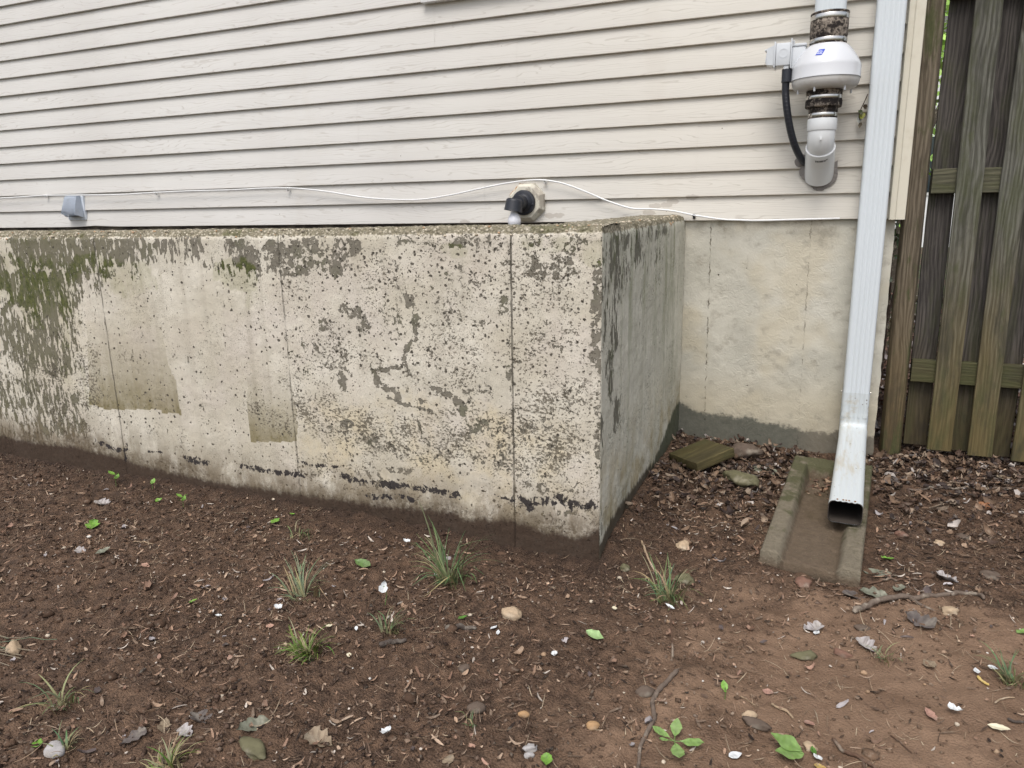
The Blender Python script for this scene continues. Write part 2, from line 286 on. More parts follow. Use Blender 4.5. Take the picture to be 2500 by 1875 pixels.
class MB:
    """collects shapes into one mesh"""
    def __init__(s): s.bm = bmesh.new()
    def box(s, x0, x1, y0, y1, z0, z1, bev=0.0, mat=None, seg=2):
        r = bmesh.ops.create_cube(s.bm, size=1.0)
        T = Matrix.Translation(((x0 + x1) / 2, (y0 + y1) / 2, (z0 + z1) / 2)) @ Matrix.Diagonal((x1 - x0, y1 - y0, z1 - z0, 1))
        if mat is not None: T = mat @ T
        bmesh.ops.transform(s.bm, matrix=T, verts=r['verts'])
        if bev:
            es = list({e for v in r['verts'] for e in v.link_edges})
            bmesh.ops.bevel(s.bm, geom=es, offset=bev, segments=seg, affect='EDGES', profile=0.5)
        return s
    def lathe(s, prof, seg=40, mat=None, cap=True):
        rings = []
        for r, z in prof:
            ring = []
            for k in range(seg):
                a = 2 * math.pi * k / seg
                p = Vector((r * math.cos(a), r * math.sin(a), z))
                ring.append(s.bm.verts.new(mat @ p if mat is not None else p))
            rings.append(ring)
        for A, B in zip(rings, rings[1:]):
            for k in range(seg): s.bm.faces.new((A[k], A[(k + 1) % seg], B[(k + 1) % seg], B[k]))
        if cap:
            s.bm.faces.new(rings[0][::-1]); s.bm.faces.new(rings[-1])
        return s
    def tube(s, pts, radii, seg=10, cap=True, jit=0.0):
        pts = [Vector(p) for p in pts]; n = len(pts)
        if not isinstance(radii, (list, tuple)): radii = [radii] * n
        rings = []; up = None
        for i, p in enumerate(pts):
            t = (pts[min(i + 1, n - 1)] - pts[max(i - 1, 0)]).normalized()
            if up is None: up = Vector((0, 0, 1)) if abs(t.z) < 0.9 else Vector((0, 1, 0))
            x = t.cross(up).normalized(); up = x.cross(t).normalized()
            ring = []
            for k in range(seg):
                a = 2 * math.pi * k / seg; rr = radii[i] * (1 + jit * (random.random() - .5))
                ring.append(s.bm.verts.new(p + x * (rr * math.cos(a)) + up * (rr * math.sin(a))))
            rings.append(ring)
        for A, B in zip(rings, rings[1:]):
            for k in range(seg): s.bm.faces.new((A[k], A[(k + 1) % seg], B[(k + 1) % seg], B[k]))
        if cap: s.bm.faces.new(rings[0][::-1]); s.bm.faces.new(rings[-1])
        return s
    def loft(s, loops, closed=True, cap=False):
        rings = [[s.bm.verts.new(Vector(p)) for p in L] for L in loops]
        n = len(rings[0])
        for A, B in zip(rings, rings[1:]):
            for k in range(n if closed else n - 1):
                s.bm.faces.new((A[k], A[(k + 1) % n], B[(k + 1) % n], B[k]))
        if cap: s.bm.faces.new(rings[0][::-1]); s.bm.faces.new(rings[-1])
        return s
    def poly(s, pts):
        s.bm.faces.new([s.bm.verts.new(Vector(p)) for p in pts]); return s
    def build(s, name, mat, parent=None, sm=True, ang=40, recalc=True):
        if recalc: bmesh.ops.recalc_face_normals(s.bm, faces=s.bm.faces)
        me = bpy.data.meshes.new(name); s.bm.to_mesh(me); s.bm.free()
        if sm: smooth(me, ang)
        return link(name, me, mat, parent)

def spline(pts, n=8):
    """Catmull-Rom through points"""
    P = [np.array(p, float) for p in pts]; P = [2 * P[0] - P[1]] + P + [2 * P[-1] - P[-2]]
    out = []
    for i in range(1, len(P) - 2):
        for k in range(n):
            t = k / n; a, b, c, d = P[i - 1:i + 3]
            out.append(0.5 * (2 * b + (c - a) * t + (2 * a - 5 * b + 4 * c - d) * t * t + (3 * b - a - 3 * c + d) * t ** 3))
    out.append(P[-2]); return out

# value noise in numpy
def _h(ix, iy, s):
    v = np.sin(ix * 127.1 + iy * 311.7 + s * 74.7) * 43758.5453
    return v - np.floor(v)
def vnoise(x, y, s=0):
    ix, iy = np.floor(x), np.floor(y); fx, fy = x - ix, y - iy
    fx = fx * fx * (3 - 2 * fx); fy = fy * fy * (3 - 2 * fy)
    return (_h(ix, iy, s) * (1 - fx) + _h(ix + 1, iy, s) * fx) * (1 - fy) + (_h(ix, iy + 1, s) * (1 - fx) + _h(ix + 1, iy + 1, s) * fx) * fy
def fbm(x, y, s=0, o=4, g=0.5):
    a, t, n = 1.0, 0.0, 0.0
    for k in range(o):
        t = t + a * vnoise(x, y, s + k); n += a; a *= g; x = x * 2.03; y = y * 2.03
    return t / n

# ------------------------------------------------------------------ helpers: node materials
class NT:
    def __init__(s, name):
        s.m = bpy.data.materials.new(name); s.m.use_nodes = True; s.t = s.m.node_tree; s.t.nodes.clear()
        s.out = s.n('OutputMaterial'); s.b = s.n('BsdfPrincipled'); s.t.links.new(s.b.outputs[0], s.out.inputs[0])
    def n(s, k): return s.t.nodes.new('ShaderNode' + k)
    def put(s, sock, v):
        if isinstance(v, bpy.types.NodeSocket): s.t.links.new(v, sock)
        elif isinstance(v, (tuple, list)) and len(v) == 3 and sock.type == 'RGBA': sock.default_value = (*v, 1)
        else: sock.default_value = v
    def pos(s): return s.n('NewGeometry').outputs['Position']
    def obj(s): return s.n('TexCoord').outputs['Object']
    def rnd(s): return s.n('ObjectInfo').outputs['Random']
    def attr(s, name): a = s.n('Attribute'); a.attribute_name = name; return a.outputs['Fac']
    def acol(s, name='col'): a = s.n('Attribute'); a.attribute_name = name; return a.outputs['Color']
    def mp(s, v, sc=(1, 1, 1), loc=(0, 0, 0)):
        m = s.n('Mapping'); s.put(m.inputs['Vector'], v); s.put(m.inputs['Scale'], sc); s.put(m.inputs['Location'], loc); return m.outputs[0]
    def noise(s, v, sc, d=4, r=.55, dist=0.0):
        m = s.n('TexNoise'); s.put(m.inputs['Vector'], v); m.inputs['Scale'].default_value = sc; m.inputs['Detail'].default_value = d
        m.inputs['Roughness'].default_value = r; m.inputs['Distortion'].default_value = dist; return m.outputs['Fac']
    def voro(s, v, sc, rnd=1.0, out='Distance', feat='F1'):
        m = s.n('TexVoronoi'); m.feature = feat; s.put(m.inputs['Vector'], v); m.inputs['Scale'].default_value = sc; m.inputs['Randomness'].default_value = rnd
        return m.outputs['Distance'], (m.outputs['Color'] if feat != 'DISTANCE_TO_EDGE' else None)
    def ma(s, op, a, b=None, c=None, clamp=False):
        m = s.n('Math'); m.operation = op; m.use_clamp = clamp; s.put(m.inputs[0], a)
        if b is not None: s.put(m.inputs[1], b)
        if c is not None: s.put(m.inputs[2], c)
        return m.outputs[0]
    def add(s, a, b): return s.ma('ADD', a, b)
    def sub(s, a, b): return s.ma('SUBTRACT', a, b)
    def mul(s, a, b): return s.ma('MULTIPLY', a, b)
    def mx(s, a, b): return s.ma('MAXIMUM', a, b)
    def mn(s, a, b): return s.ma('MINIMUM', a, b)
    def ss(s, x, a, b, lo=0.0, hi=1.0):
        m = s.n('MapRange'); m.interpolation_type = 'SMOOTHSTEP'; s.put(m.inputs[0], x); s.put(m.inputs[1], a); s.put(m.inputs[2], b); s.put(m.inputs[3], lo); s.put(m.inputs[4], hi); return m.outputs[0]
    def lin(s, x, a, b, lo=0.0, hi=1.0):
        m = s.n('MapRange'); s.put(m.inputs[0], x); s.put(m.inputs[1], a); s.put(m.inputs[2], b); s.put(m.inputs[3], lo); s.put(m.inputs[4], hi); return m.outputs[0]
    def mix(s, f, a, b, mode='MIX'):
        m = s.n('Mix'); m.data_type = 'RGBA'; m.blend_type = mode; s.put(m.inputs[0], f); s.put(m.inputs[6], a); s.put(m.inputs[7], b); return m.outputs[2]
    def ramp(s, f, stops):
        m = s.n('ValToRGB'); s.put(m.inputs[0], f); e = m.color_ramp.elements
        while len(e) < len(stops): e.new(0.5)
        for el, (p, c) in zip(e, stops): el.position = p; el.color = (*c, 1)
        return m.outputs[0]
    def sep(s, v): m = s.n('SeparateXYZ'); s.put(m.inputs[0], v); return m.outputs
    def comb(s, x, y, z):
        m = s.n('CombineXYZ')
        for i, q in enumerate((x, y, z)): s.put(m.inputs[i], q)
        return m.outputs[0]
    def bump(s, h, st=0.5, d=0.01, nrm=None):
        m = s.n('Bump'); m.inputs['Strength'].default_value = st; m.inputs['Distance'].default_value = d; s.put(m.inputs['Height'], h)
        if nrm is not None: s.put(m.inputs['Normal'], nrm)
        return m.outputs[0]
    def fin(s, col=None, rough=None, nrm=None, spec=None, metal=None, **kw):
        for k, v in (('Base Color', col), ('Roughness', rough), ('Normal', nrm), ('Specular IOR Level', spec), ('Metallic', metal)):
            if v is not None: s.put(s.b.inputs[k], v)
        for k, v in kw.items(): s.put(s.b.inputs[k.replace('_', ' ')], v)
        return s.m

# ------------------------------------------------------------------ materials
def mat_siding():
    T = NT("vinyl_siding"); p = T.pos(); x, y, z = T.sep(p)
    idx = T.ma('FLOOR', T.ma('DIVIDE', T.add(z, .0006), .1016))
    sh = T.mul(idx, 7.37)
    v = T.comb(T.add(x, sh), 0.0, z)
    n1 = T.noise(T.mp(v, (1.5, 1, 11)), 1.0, 3, .5)
    n2 = T.noise(T.mp(v, (9, 1, 60)), 1.0, 2, .5)
    ph = T.add(T.add(T.mul(z, 80), T.mul(n1, 12)), T.mul(n2, .8))
    f = T.ma('ABSOLUTE', T.sub(T.ma('FRACT', ph), .5))
    brk = T.ss(T.noise(T.mp(v, (2.0, 1, 34), (3, 0, 9)), 1.0, 2), .32, .56)
    ln = T.mul(T.ss(f, .13, .02), brk)
    base = T.mix(T.ss(T.noise(p, .8, 3), .35, .65), (.595, .574, .542), (.645, .627, .594))
    warm = T.ss(x, -2.6, .1)                                        # cool-to-warm shift of the light put into the colour, toward the corner
    base = T.mix(T.mul(warm, .65), base, (.645, .605, .52))
    c = T.mix(T.mul(ln, .34), base, (.33, .29, .24))
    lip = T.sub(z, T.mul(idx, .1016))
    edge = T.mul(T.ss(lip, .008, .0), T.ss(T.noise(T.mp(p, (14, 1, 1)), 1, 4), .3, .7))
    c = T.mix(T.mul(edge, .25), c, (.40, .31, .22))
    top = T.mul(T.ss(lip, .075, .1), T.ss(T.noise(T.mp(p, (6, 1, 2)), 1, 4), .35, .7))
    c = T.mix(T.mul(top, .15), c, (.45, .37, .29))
    d, cc = T.voro(p, 9.0); r = T.sep(cc)
    sp = T.mul(T.ss(d, .03, .018), T.ma('GREATER_THAN', r[0], .86))
    c = T.mix(T.mul(sp, .75), c, (.12, .09, .06))
    sc = None
    for (a, b) in [(-1.221, .029), (-1.177, .032), (-.65, .083), (-.677, .07), (-.722, .065), (-.563, .099), (-1.66, .004), (-.748, .036)]:
        dx = T.mul(T.sub(x, a), 30); dz = T.mul(T.sub(z, b), 70)
        g = T.add(T.add(T.mul(dx, dx), T.mul(dz, dz)), T.mul(T.noise(p, 60, 3), 1.6))
        g = T.ss(g, 1.55, 1.4); sc = g if sc is None else T.mx(sc, g)
    c = T.mix(T.mul(sc, .7), c, (.42, .38, .33))
    stn = T.mul(T.ss(T.noise(T.mp(p, (3, 1, .7)), 1.2, 4), .58, .74), .12)
    c = T.mix(stn, c, (.47, .41, .33))
    h = T.add(T.mul(ln, -1.0), T.mul(n2, .35))
    return T.fin(c, .52, T.bump(h, .15, .002), .3)

def mat_front_wall():
    T = NT("painted_concrete_front"); p = T.pos(); x, y, z = T.sep(p)
    A = {k: T.attr(k) for k in ('peel', 'moss', 'tanm', 'tanr', 'pit', 'speck', 'yellow', 'tar', 'dirt', 'top')}
    wob = T.sub(T.noise(p, 30, 3), .5)
    ps = T.mp(p, (1, 1, .28))
    n_st = T.add(T.mul(T.noise(ps, 58, 6, .70), .74), T.mul(T.noise(T.mp(p, (1, 1, .45)), 17, 4, .6), .26))
    n_bl = T.add(T.mul(T.noise(p, 62, 6, .68, .4), .66), T.mul(T.noise(p, 17, 5, .65), .34))
    xb = T.ss(T.add(x, T.mul(wob, .8)), -2.05, -1.6)
    npl = T.add(T.mul(n_st, T.sub(1.0, xb)), T.mul(n_bl, xb))
    thr = T.sub(.672, T.mul(A['peel'], .27))
    peel = T.ss(npl, T.sub(thr, .008), T.add(thr, .008))
    rim = T.mul(T.ss(npl, T.sub(thr, .008), T.add(thr, .004)), T.ss(npl, T.add(thr, .030), T.add(thr, .008)))
    # pocks
    pd = T.n('VectorMath'); pd.operation = 'ADD'; T.put(pd.inputs[0], p)
    nv = T.n('TexNoise'); nv.inputs['Scale'].default_value = 70; T.put(nv.inputs['Vector'], p)
    sc = T.n('VectorMath'); sc.operation = 'SCALE'; T.put(sc.inputs[0], nv.outputs['Color']); sc.inputs['Scale'].default_value = .012
    T.t.links.new(sc.outputs[0], pd.inputs[1]); pw = pd.outputs[0]
    d1, c1 = T.voro(pw, 50); r1 = T.sep(c1)
    act = T.ma('LESS_THAN', r1[0], T.mul(A['pit'], .85))
    pit = T.mul(act, T.ss(d1, T.add(.14, T.mul(r1[1], .22)), T.add(.06, T.mul(r1[1], .22))))
    d2, c2 = T.voro(pw, 105); r2 = T.sep(c2)
    act2 = T.ma('LESS_THAN', r2[0], T.add(T.mul(A['pit'], .22), .05))
    pit2 = T.mul(act2, T.ss(d2, T.add(.12, T.mul(r2[1], .2)), T.add(.05, T.mul(r2[1], .2))))
    clump = T.noise(p, 9, 3)
    nsp = T.noise(T.mp(p, (1, 1, 1.4)), 110, 5, .7)
    sthr = T.sub(.680, T.add(T.mul(A['speck'], .145), T.mul(T.sub(clump, .5), .40)))
    speck = T.ss(nsp, sthr, T.add(sthr, .03))
    pep = T.mul(T.ss(T.noise(p, 210, 3, .65), .55, .62), T.ss(T.noise(p, 6, 4, .6), .33, .60))
    # colours
    low = T.noise(p, 3.2, 4)
    cream = T.mix(T.ss(low, .35, .65), (.545, .495, .395), (.67, .625, .53))
    cream = T.mix(T.mul(T.ss(T.noise(p, 7, 5, .65), .46, .62), .5), cream, (.50, .462, .375))
    cream = T.mix(T.mul(T.ss(T.noise(T.mp(p, (1, 1, 1), (5, 2, 9)), 4.5, 5, .6), .5, .64), .5), cream, (.565, .505, .42))
    cream = T.mix(T.mul(T.ss(T.noise(p, 5, 3), .5, .7), .4), cream, (.60, .535, .48))
    streak = T.noise(T.mp(p, (30, 30, .9)), 1.0, 4)
    cream = T.mix(T.mul(T.ss(streak, .50, .78), .45), cream, (.40, .36, .29))
    cream = T.mix(T.mul(T.ss(T.noise(p, 11, 5, .65), .5, .72), .3), cream, (.46, .42, .34))
    cream = T.mix(T.mul(A['yellow'], T.ss(T.noise(p, 7, 5, .65), .36, .72, .0, .62)), cream, (.64, .535, .345))
    tanm = T.ss(T.add(A['tanm'], T.mul(wob, .12)), .42, .58)
    tnz = T.ss(T.noise(T.mp(p, (17, 17, 6)), 1.0, 6, .7), .3, .7, .62, 1.0)
    tmask = T.mul(tanm, T.mul(T.add(.015, T.mul(A['tanr'], .98)), tnz))
    cream = T.mix(tmask, cream, (.185, .15, .062))
    ret = T.mul(T.ss(T.noise(p, 60, 5, .7), .52, .66), T.mul(tanm, T.ss(A['tanr'], .6, .95)))
    cream = T.mix(T.mul(ret, .55), cream, (.13, .115, .04))
    grey = T.mix(T.noise(p, 40, 5, .7), (.115, .102, .078), (.285, .26, .21))
    grey = T.mix(T.ss(T.noise(p, 8, 4), .5, .66), grey, T.mix(.5, grey, (.14, .14, .085)))
    grey = T.mix(T.mul(T.ss(x, -2.2, -2.7), .55), grey, T.mul(T.noise(p, 30, 4), .30) if False else (.150, .140, .082))
    mo = T.ss(T.add(T.noise(ps, 26, 6, .7), T.mul(A['moss'], .42)), .66, .98)
    mossc = T.mix(T.ss(T.noise(p, 90, 3), .3, .7), (.045, .056, .014), (.115, .125, .038))
    grey_m = T.mix(T.mul(mo, .92), grey, mossc)
    cream = T.mix(T.mul(mo, .3), cream, (.25, .25, .10))
    cream = T.mix(T.mul(pep, .65), cream, (.27, .235, .175))
    c = T.mix(peel, cream, grey_m)
    c = T.mix(T.mul(rim, .55), c, (.085, .078, .06))
    spc = T.mix(T.noise(p, 20, 2), (.065, .056, .04), (.20, .17, .125))
    c = T.mix(T.mul(speck, .88), c, spc)
    pitc = T.mix(T.ss(d1, .1, .3), (.06, .052, .04), (.20, .18, .145))
    c = T.mix(T.mul(pit, .92), c, pitc)
    c = T.mix(T.mul(pit2, .9), c, (.085, .073, .055))
    # seams of the forms
    sm = None
    for x0, x1, k in [(-.869, -.873, 1.0), (-1.727, -1.725, .55), (-2.61, -2.608, .75)]:
        xs = T.add(T.lin(z, -.02, -1.0, x0, x1), T.mul(T.sub(T.noise(T.mp(p, (0, 0, 1)), 22, 3), .5), .008))
        w = T.add(.0012, T.mul(T.noise(p, 35, 2), .0022))
        g = T.mul(T.ss(T.ma('ABSOLUTE', T.sub(x, xs)), T.mul(w, 1.5), T.mul(w, .6)), T.ss(T.noise(p, 14 if k < 1 else 5, 2), .3, .5, k * .25, k))
        sm = g if sm is None else T.mx(sm, g)
    c = T.mix(T.mul(sm, .85), c, (.085, .075, .055))
    # soil splashed on the foot
    dn = T.add(A['dirt'], T.add(T.mul(T.sub(T.noise(p, 70, 4, .65), .5), .035), T.mul(T.sub(T.noise(T.mp(p, (60, 60, 6)), 1, 3), .5), .028)))
    stain = T.mul(T.ss(A['dirt'], .20, .0), T.ss(T.noise(T.mp(p, (16, 16, 7)), 1, 5, .65), .34, .60))
    c = T.mix(T.mul(stain, .8), c, (.17, .13, .08))
    low2 = T.ss(T.add(A['dirt'], T.mul(T.sub(T.noise(p, 6, 5), .5), .20)), .075, .0)
    c = T.mix(T.mul(low2, T.ss(T.noise(p, 80, 4, .7), .35, .6, .35, .85)), c, (.12, .092, .06))
    # dark tar line
    tr = T.ss(T.add(T.noise(T.mp(p, (1, 1, .7)), 48, 6, .7, .5), T.mul(A['tar'], .26)), .725, .745)
    c = T.mix(T.mul(tr, T.mn(T.mul(A['tar'], 4), .94)), c, (.026, .022, .024))
    dm = T.ss(dn, .014, -.014)
    soil = T.mix(T.noise(p, 130, 3, .7), (.022, .014, .010), (.085, .055, .038))
    c = T.mix(T.mul(dm, .95), c, soil)
    # rough top edge: bare aggregate
    topn = T.ss(T.add(A['top'], T.mul(wob, .9)), .35, .65)
    dg, cg = T.voro(p, 95)
    agg = T.mix(T.sep(cg)[0], (.27, .235, .17), (.60, .54, .43))
    agg = T.mix(T.ss(dg, .25, .55), agg, (.21, .185, .125))
    agg = T.mix(T.ss(T.noise(p, 9, 4), .52, .7), agg, (.13, .125, .055))
    c = T.mix(T.mul(topn, .93), c, agg)
    h = T.sub(T.add(T.mul(T.noise(p, 160, 4, .7), .35), T.mul(T.noise(p, 50, 3), .4)), T.add(T.mul(peel, .5), T.add(T.mul(pit, 1.3), T.add(T.mul(pit2, 1.0), T.add(T.mul(speck, .4), T.mul(sm, 2.0))))))
    h = T.sub(h, T.mul(T.mul(dg, topn), 2.5))
    return T.fin(c, T.add(.82, T.mul(peel, .1)), T.bump(h, .9, .004), .22)

def mat_side_wall():
    T = NT("painted_concrete_side"); p = T.pos(); x, y, z = T.sep(p)
    peelA, dirt, top = T.attr('peel'), T.attr('dirt'), T.attr('top')
    wob = T.sub(T.noise(p, 30, 3), .5)
    n = T.add(T.mul(T.noise(T.mp(p, (1, 1, .30)), 50, 6, .66, .4), .65), T.mul(T.noise(T.mp(p, (1, 1, .5)), 20, 4), .35))
    thr = T.sub(.655, T.mul(peelA, .175))
    peel = T.ss(n, T.sub(thr, .012), T.add(thr, .012))
    c = T.mix(T.ss(T.noise(p, 3, 4), .35, .65), (.50, .485, .405), (.60, .58, .495))
    c = T.mix(T.mul(T.ss(T.noise(T.mp(p, (24, 24, 1.2)), 1, 4), .48, .75), .5), c, (.36, .345, .27))
    c = T.mix(T.mul(T.ss(z, -.5, -.9), T.ss(T.noise(p, 8, 4), .35, .7)), c, (.42, .36, .235))
    grey = T.mix(T.noise(p, 45, 4, .7), (.11, .105, .08), (.19, .18, .145))
    grey = T.mix(T.ss(T.noise(p, 15, 3), .5, .7), grey, (.075, .085, .035))
    c = T.mix(peel, c, grey)
    sp2 = T.ss(T.add(T.noise(p, 120, 5, .7), T.mul(T.noise(p, 7, 4), .5)), .86, .90)
    c = T.mix(T.mul(sp2, .75), c, (.15, .145, .105))
    gs = T.mul(T.ss(T.noise(T.mp(p, (12, 12, 1.5)), 1, 5, .65), .48, .68), T.ss(z, -.75, .0, .25, .8))
    c = T.mix(gs, c, (.25, .26, .17))
    d, cc = T.voro(p, 75); r = T.sep(cc)
    pt = T.mul(T.ma('LESS_THAN', r[0], .10), T.ss(d, .3, .12))
    c = T.mix(T.mul(pt, .8), c, (.11, .10, .075))
    ys = T.add(-1.0, T.mul(T.sub(T.noise(T.mp(p, (0, 0, 1)), 18, 2), .5), .01))
    g = T.ss(T.ma('ABSOLUTE', T.sub(y, ys)), .004, .001)
    c = T.mix(T.mul(g, .35), c, (.56, .53, .45))
    dn = T.add(dirt, T.add(T.mul(T.sub(T.noise(p, 60, 4, .65), .5), .04), T.mul(T.sub(T.noise(T.mp(p, (50, 50, 5)), 1, 3), .5), .06)))
    st = T.mul(T.ss(dirt, .2, .0), T.ss(T.noise(p, 16, 5), .4, .7))
    c = T.mix(T.mul(st, .55), c, (.20, .17, .095))
    soil = T.mix(T.noise(p, 110, 3, .7), (.03, .022, .014), (.085, .065, .042))
    green = T.mix(T.noise(p, 60, 3), (.04, .05, .03), (.09, .095, .06))
    c = T.mix(T.mul(T.ss(dn, .012, -.012), .94), c, T.mix(T.ss(y, -.75, -.25), soil, green))
    dg, cg = T.voro(p, 95)
    agg = T.mix(T.sep(cg)[0], (.20, .175, .12), (.48, .43, .33)); agg = T.mix(T.ss(dg, .25, .55), agg, (.15, .13, .085))
    topn = T.ss(T.add(top, T.mul(wob, .9)), .35, .65)
    c = T.mix(T.mul(topn, .93), c, agg)
    h = T.sub(T.add(T.mul(T.noise(p, 28, 3, .6, 1.2), 1.2), T.mul(T.noise(p, 130, 3), .3)), T.add(T.mul(peel, .6), T.mul(pt, 1)))
    return T.fin(c, .8, T.bump(h, .6, .004), .25)

def mat_foundation():
    T = NT("parged_foundation"); p = T.pos(); x, y, z = T.sep(p)
    dirt = T.attr('dirt')
    c = T.mix(T.ss(T.noise(p, 4, 4), .35, .65), (.475, .455, .385), (.58, .555, .475))
    c = T.mix(T.mul(T.ss(T.noise(p, 3.3, 3), .5, .68), .6), c, (.53, .47, .345))
    c = T.mix(T.mul(T.ss(z, -.60, -.82), .5), c, (.49, .42, .285))
    c = T.mix(T.mul(T.ss(T.noise(p, 18, 5, .65), .54, .70), .5), c, (.31, .28, .225))
    d, cc = T.voro(p, 34); r = T.sep(cc)
    pt = T.mul(T.ma('LESS_THAN', r[0], .05), T.ss(d, .17, .08))
    c = T.mix(T.mul(pt, .9), c, (.10, .085, .06))
    sm = None
    for x0, x1, k in [(-.481, -.473, 1.0), (-.077, -.07, .55)]:
        xs = T.add(T.lin(z, -.02, -.9, x0, x1), T.mul(T.sub(T.noise(T.mp(p, (0, 0, 1)), 40, 4, .7), .5), .026))
        w = T.mul(T.ss(T.noise(p, 30, 3), .35, .7), .0052)
        g = T.mul(T.ss(T.ma('ABSOLUTE', T.sub(x, xs)), w, T.mul(w, .4)), T.ss(T.noise(p, 25, 3), .40, .56, k * .15, k)); sm = g if sm is None else T.mx(sm, g)
    c = T.mix(T.mul(sm, .75), c, (.10, .085, .055))
    dn = T.add(dirt, T.add(T.mul(T.sub(T.noise(p, 22, 4, .65), .5), .07), T.mul(T.sub(T.noise(p, 90, 3), .5), .03)))
    wet = T.mix(T.noise(p, 55, 4, .7), (.055, .06, .048), (.17, .165, .135))
    wet = T.mix(T.ss(x, -.12, .02), wet, T.mix(T.noise(p, 70, 3), (.12, .105, .08), (.22, .20, .16)))
    c = T.mix(T.mul(T.ss(dn, .012, -.012), .94), c, wet)
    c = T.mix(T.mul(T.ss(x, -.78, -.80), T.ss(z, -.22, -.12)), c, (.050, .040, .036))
    topd = T.mul(T.ss(z, -.10, .0), T.ss(T.noise(p, 9, 4), .42, .65))
    c = T.mix(T.mul(topd, .4), c, (.30, .26, .19))
    h = T.add(T.mul(T.noise(p, 36, 4, .6, 1.8), T.ss(T.noise(p, 5, 3), .35, .65, .3, 1.2)), T.sub(T.mul(T.noise(p, 140, 3), .25), T.add(T.mul(sm, 1.6), T.mul(pt, 1.2))))
    return T.fin(c, .85, T.bump(h, .6, .005), .2)

def mat_soil():
    T = NT("soil"); p = T.pos(); x, y, z = T.sep(p)
    clay = T.attr('clay'); far = T.attr('far'); nearA = T.attr('damp')
    n = T.noise(p, 26, 6, .72); n2 = T.noise(p, 5, 5, .6); n3 = T.noise(p, 150, 4, .7)
    dark = T.mix(T.ss(n, .3, .7), (.043, .025, .0155), (.158, .096, .060))
    dark = T.mix(T.mul(T.ss(n3, .52, .75), .6), dark, (.225, .148, .103))
    cl = T.mix(T.ss(n2, .3, .7), (.140, .086, .054), (.215, .138, .089))
    cl = T.mix(T.mul(T.ss(n, .55, .75), .55), cl, (.10, .062, .041))
    cl = T.mix(T.mul(T.ss(n3, .58, .75), .5), cl, (.25, .18, .13))
    cm = T.ss(T.add(clay, T.mul(T.sub(n2, .5), 1.1)), .30, .75)
    c = T.mix(cm, dark, cl)
    c = T.mix(T.mul(nearA, .65), c, (.026, .016, .011))
    grs = T.mix(T.noise(p, 9, 5), (.035, .055, .015), (.08, .10, .03))
    c = T.mix(T.mul(far, T.ss(T.noise(p, 1.2, 4), .35, .6)), c, grs)
    d, cc = T.voro(p, 190)
    h = T.mul(T.add(T.mul(n, 1.0), T.add(T.mul(n3, .6), T.mul(d, -.7))), T.sub(1.0, T.mul(cm, .62)))
    return T.fin(c, T.ss(n2, .3, .7, .55, .85), T.bump(h, 1.0, .008), .28)

def mat_col(name, rough=.8, bumps=120, bst=.4, spec=.25, var=.25, trans=0.0):
    """colour from the mesh attribute 'col', broken up by noise"""
    T = NT(name); o = T.obj(); c = T.acol()
    n = T.noise(o, bumps, 4, .6)
    c = T.mix(T.mul(T.ss(n, .4, .75), var), c, T.mix(.55, c, (.02, .015, .01)))
    c = T.mix(T.mul(T.ss(T.noise(o, bumps * .35, 3), .52, .72), var * .8), c, T.mix(.5, c, (.75, .68, .55)))
    return T.fin(c, rough, T.bump(n, bst, .003), spec)

def mat_simple(name, col, rough=.5, spec=.4, metal=0.0, dirt=0.0, dcol=(.2, .16, .1), dsc=14, bump=0.0, bsc=80, **kw):
    T = NT(name); o = T.obj(); c = col
    if dirt:
        n = T.noise(o, dsc, 5, .65); m = T.mul(T.ss(n, .5, .72), dirt); c = T.mix(m, col, dcol)
    nr = T.bump(T.noise(o, bsc, 4, .6), bump, .004) if bump else None
    return T.fin(c, rough, nr, spec, metal, **kw)

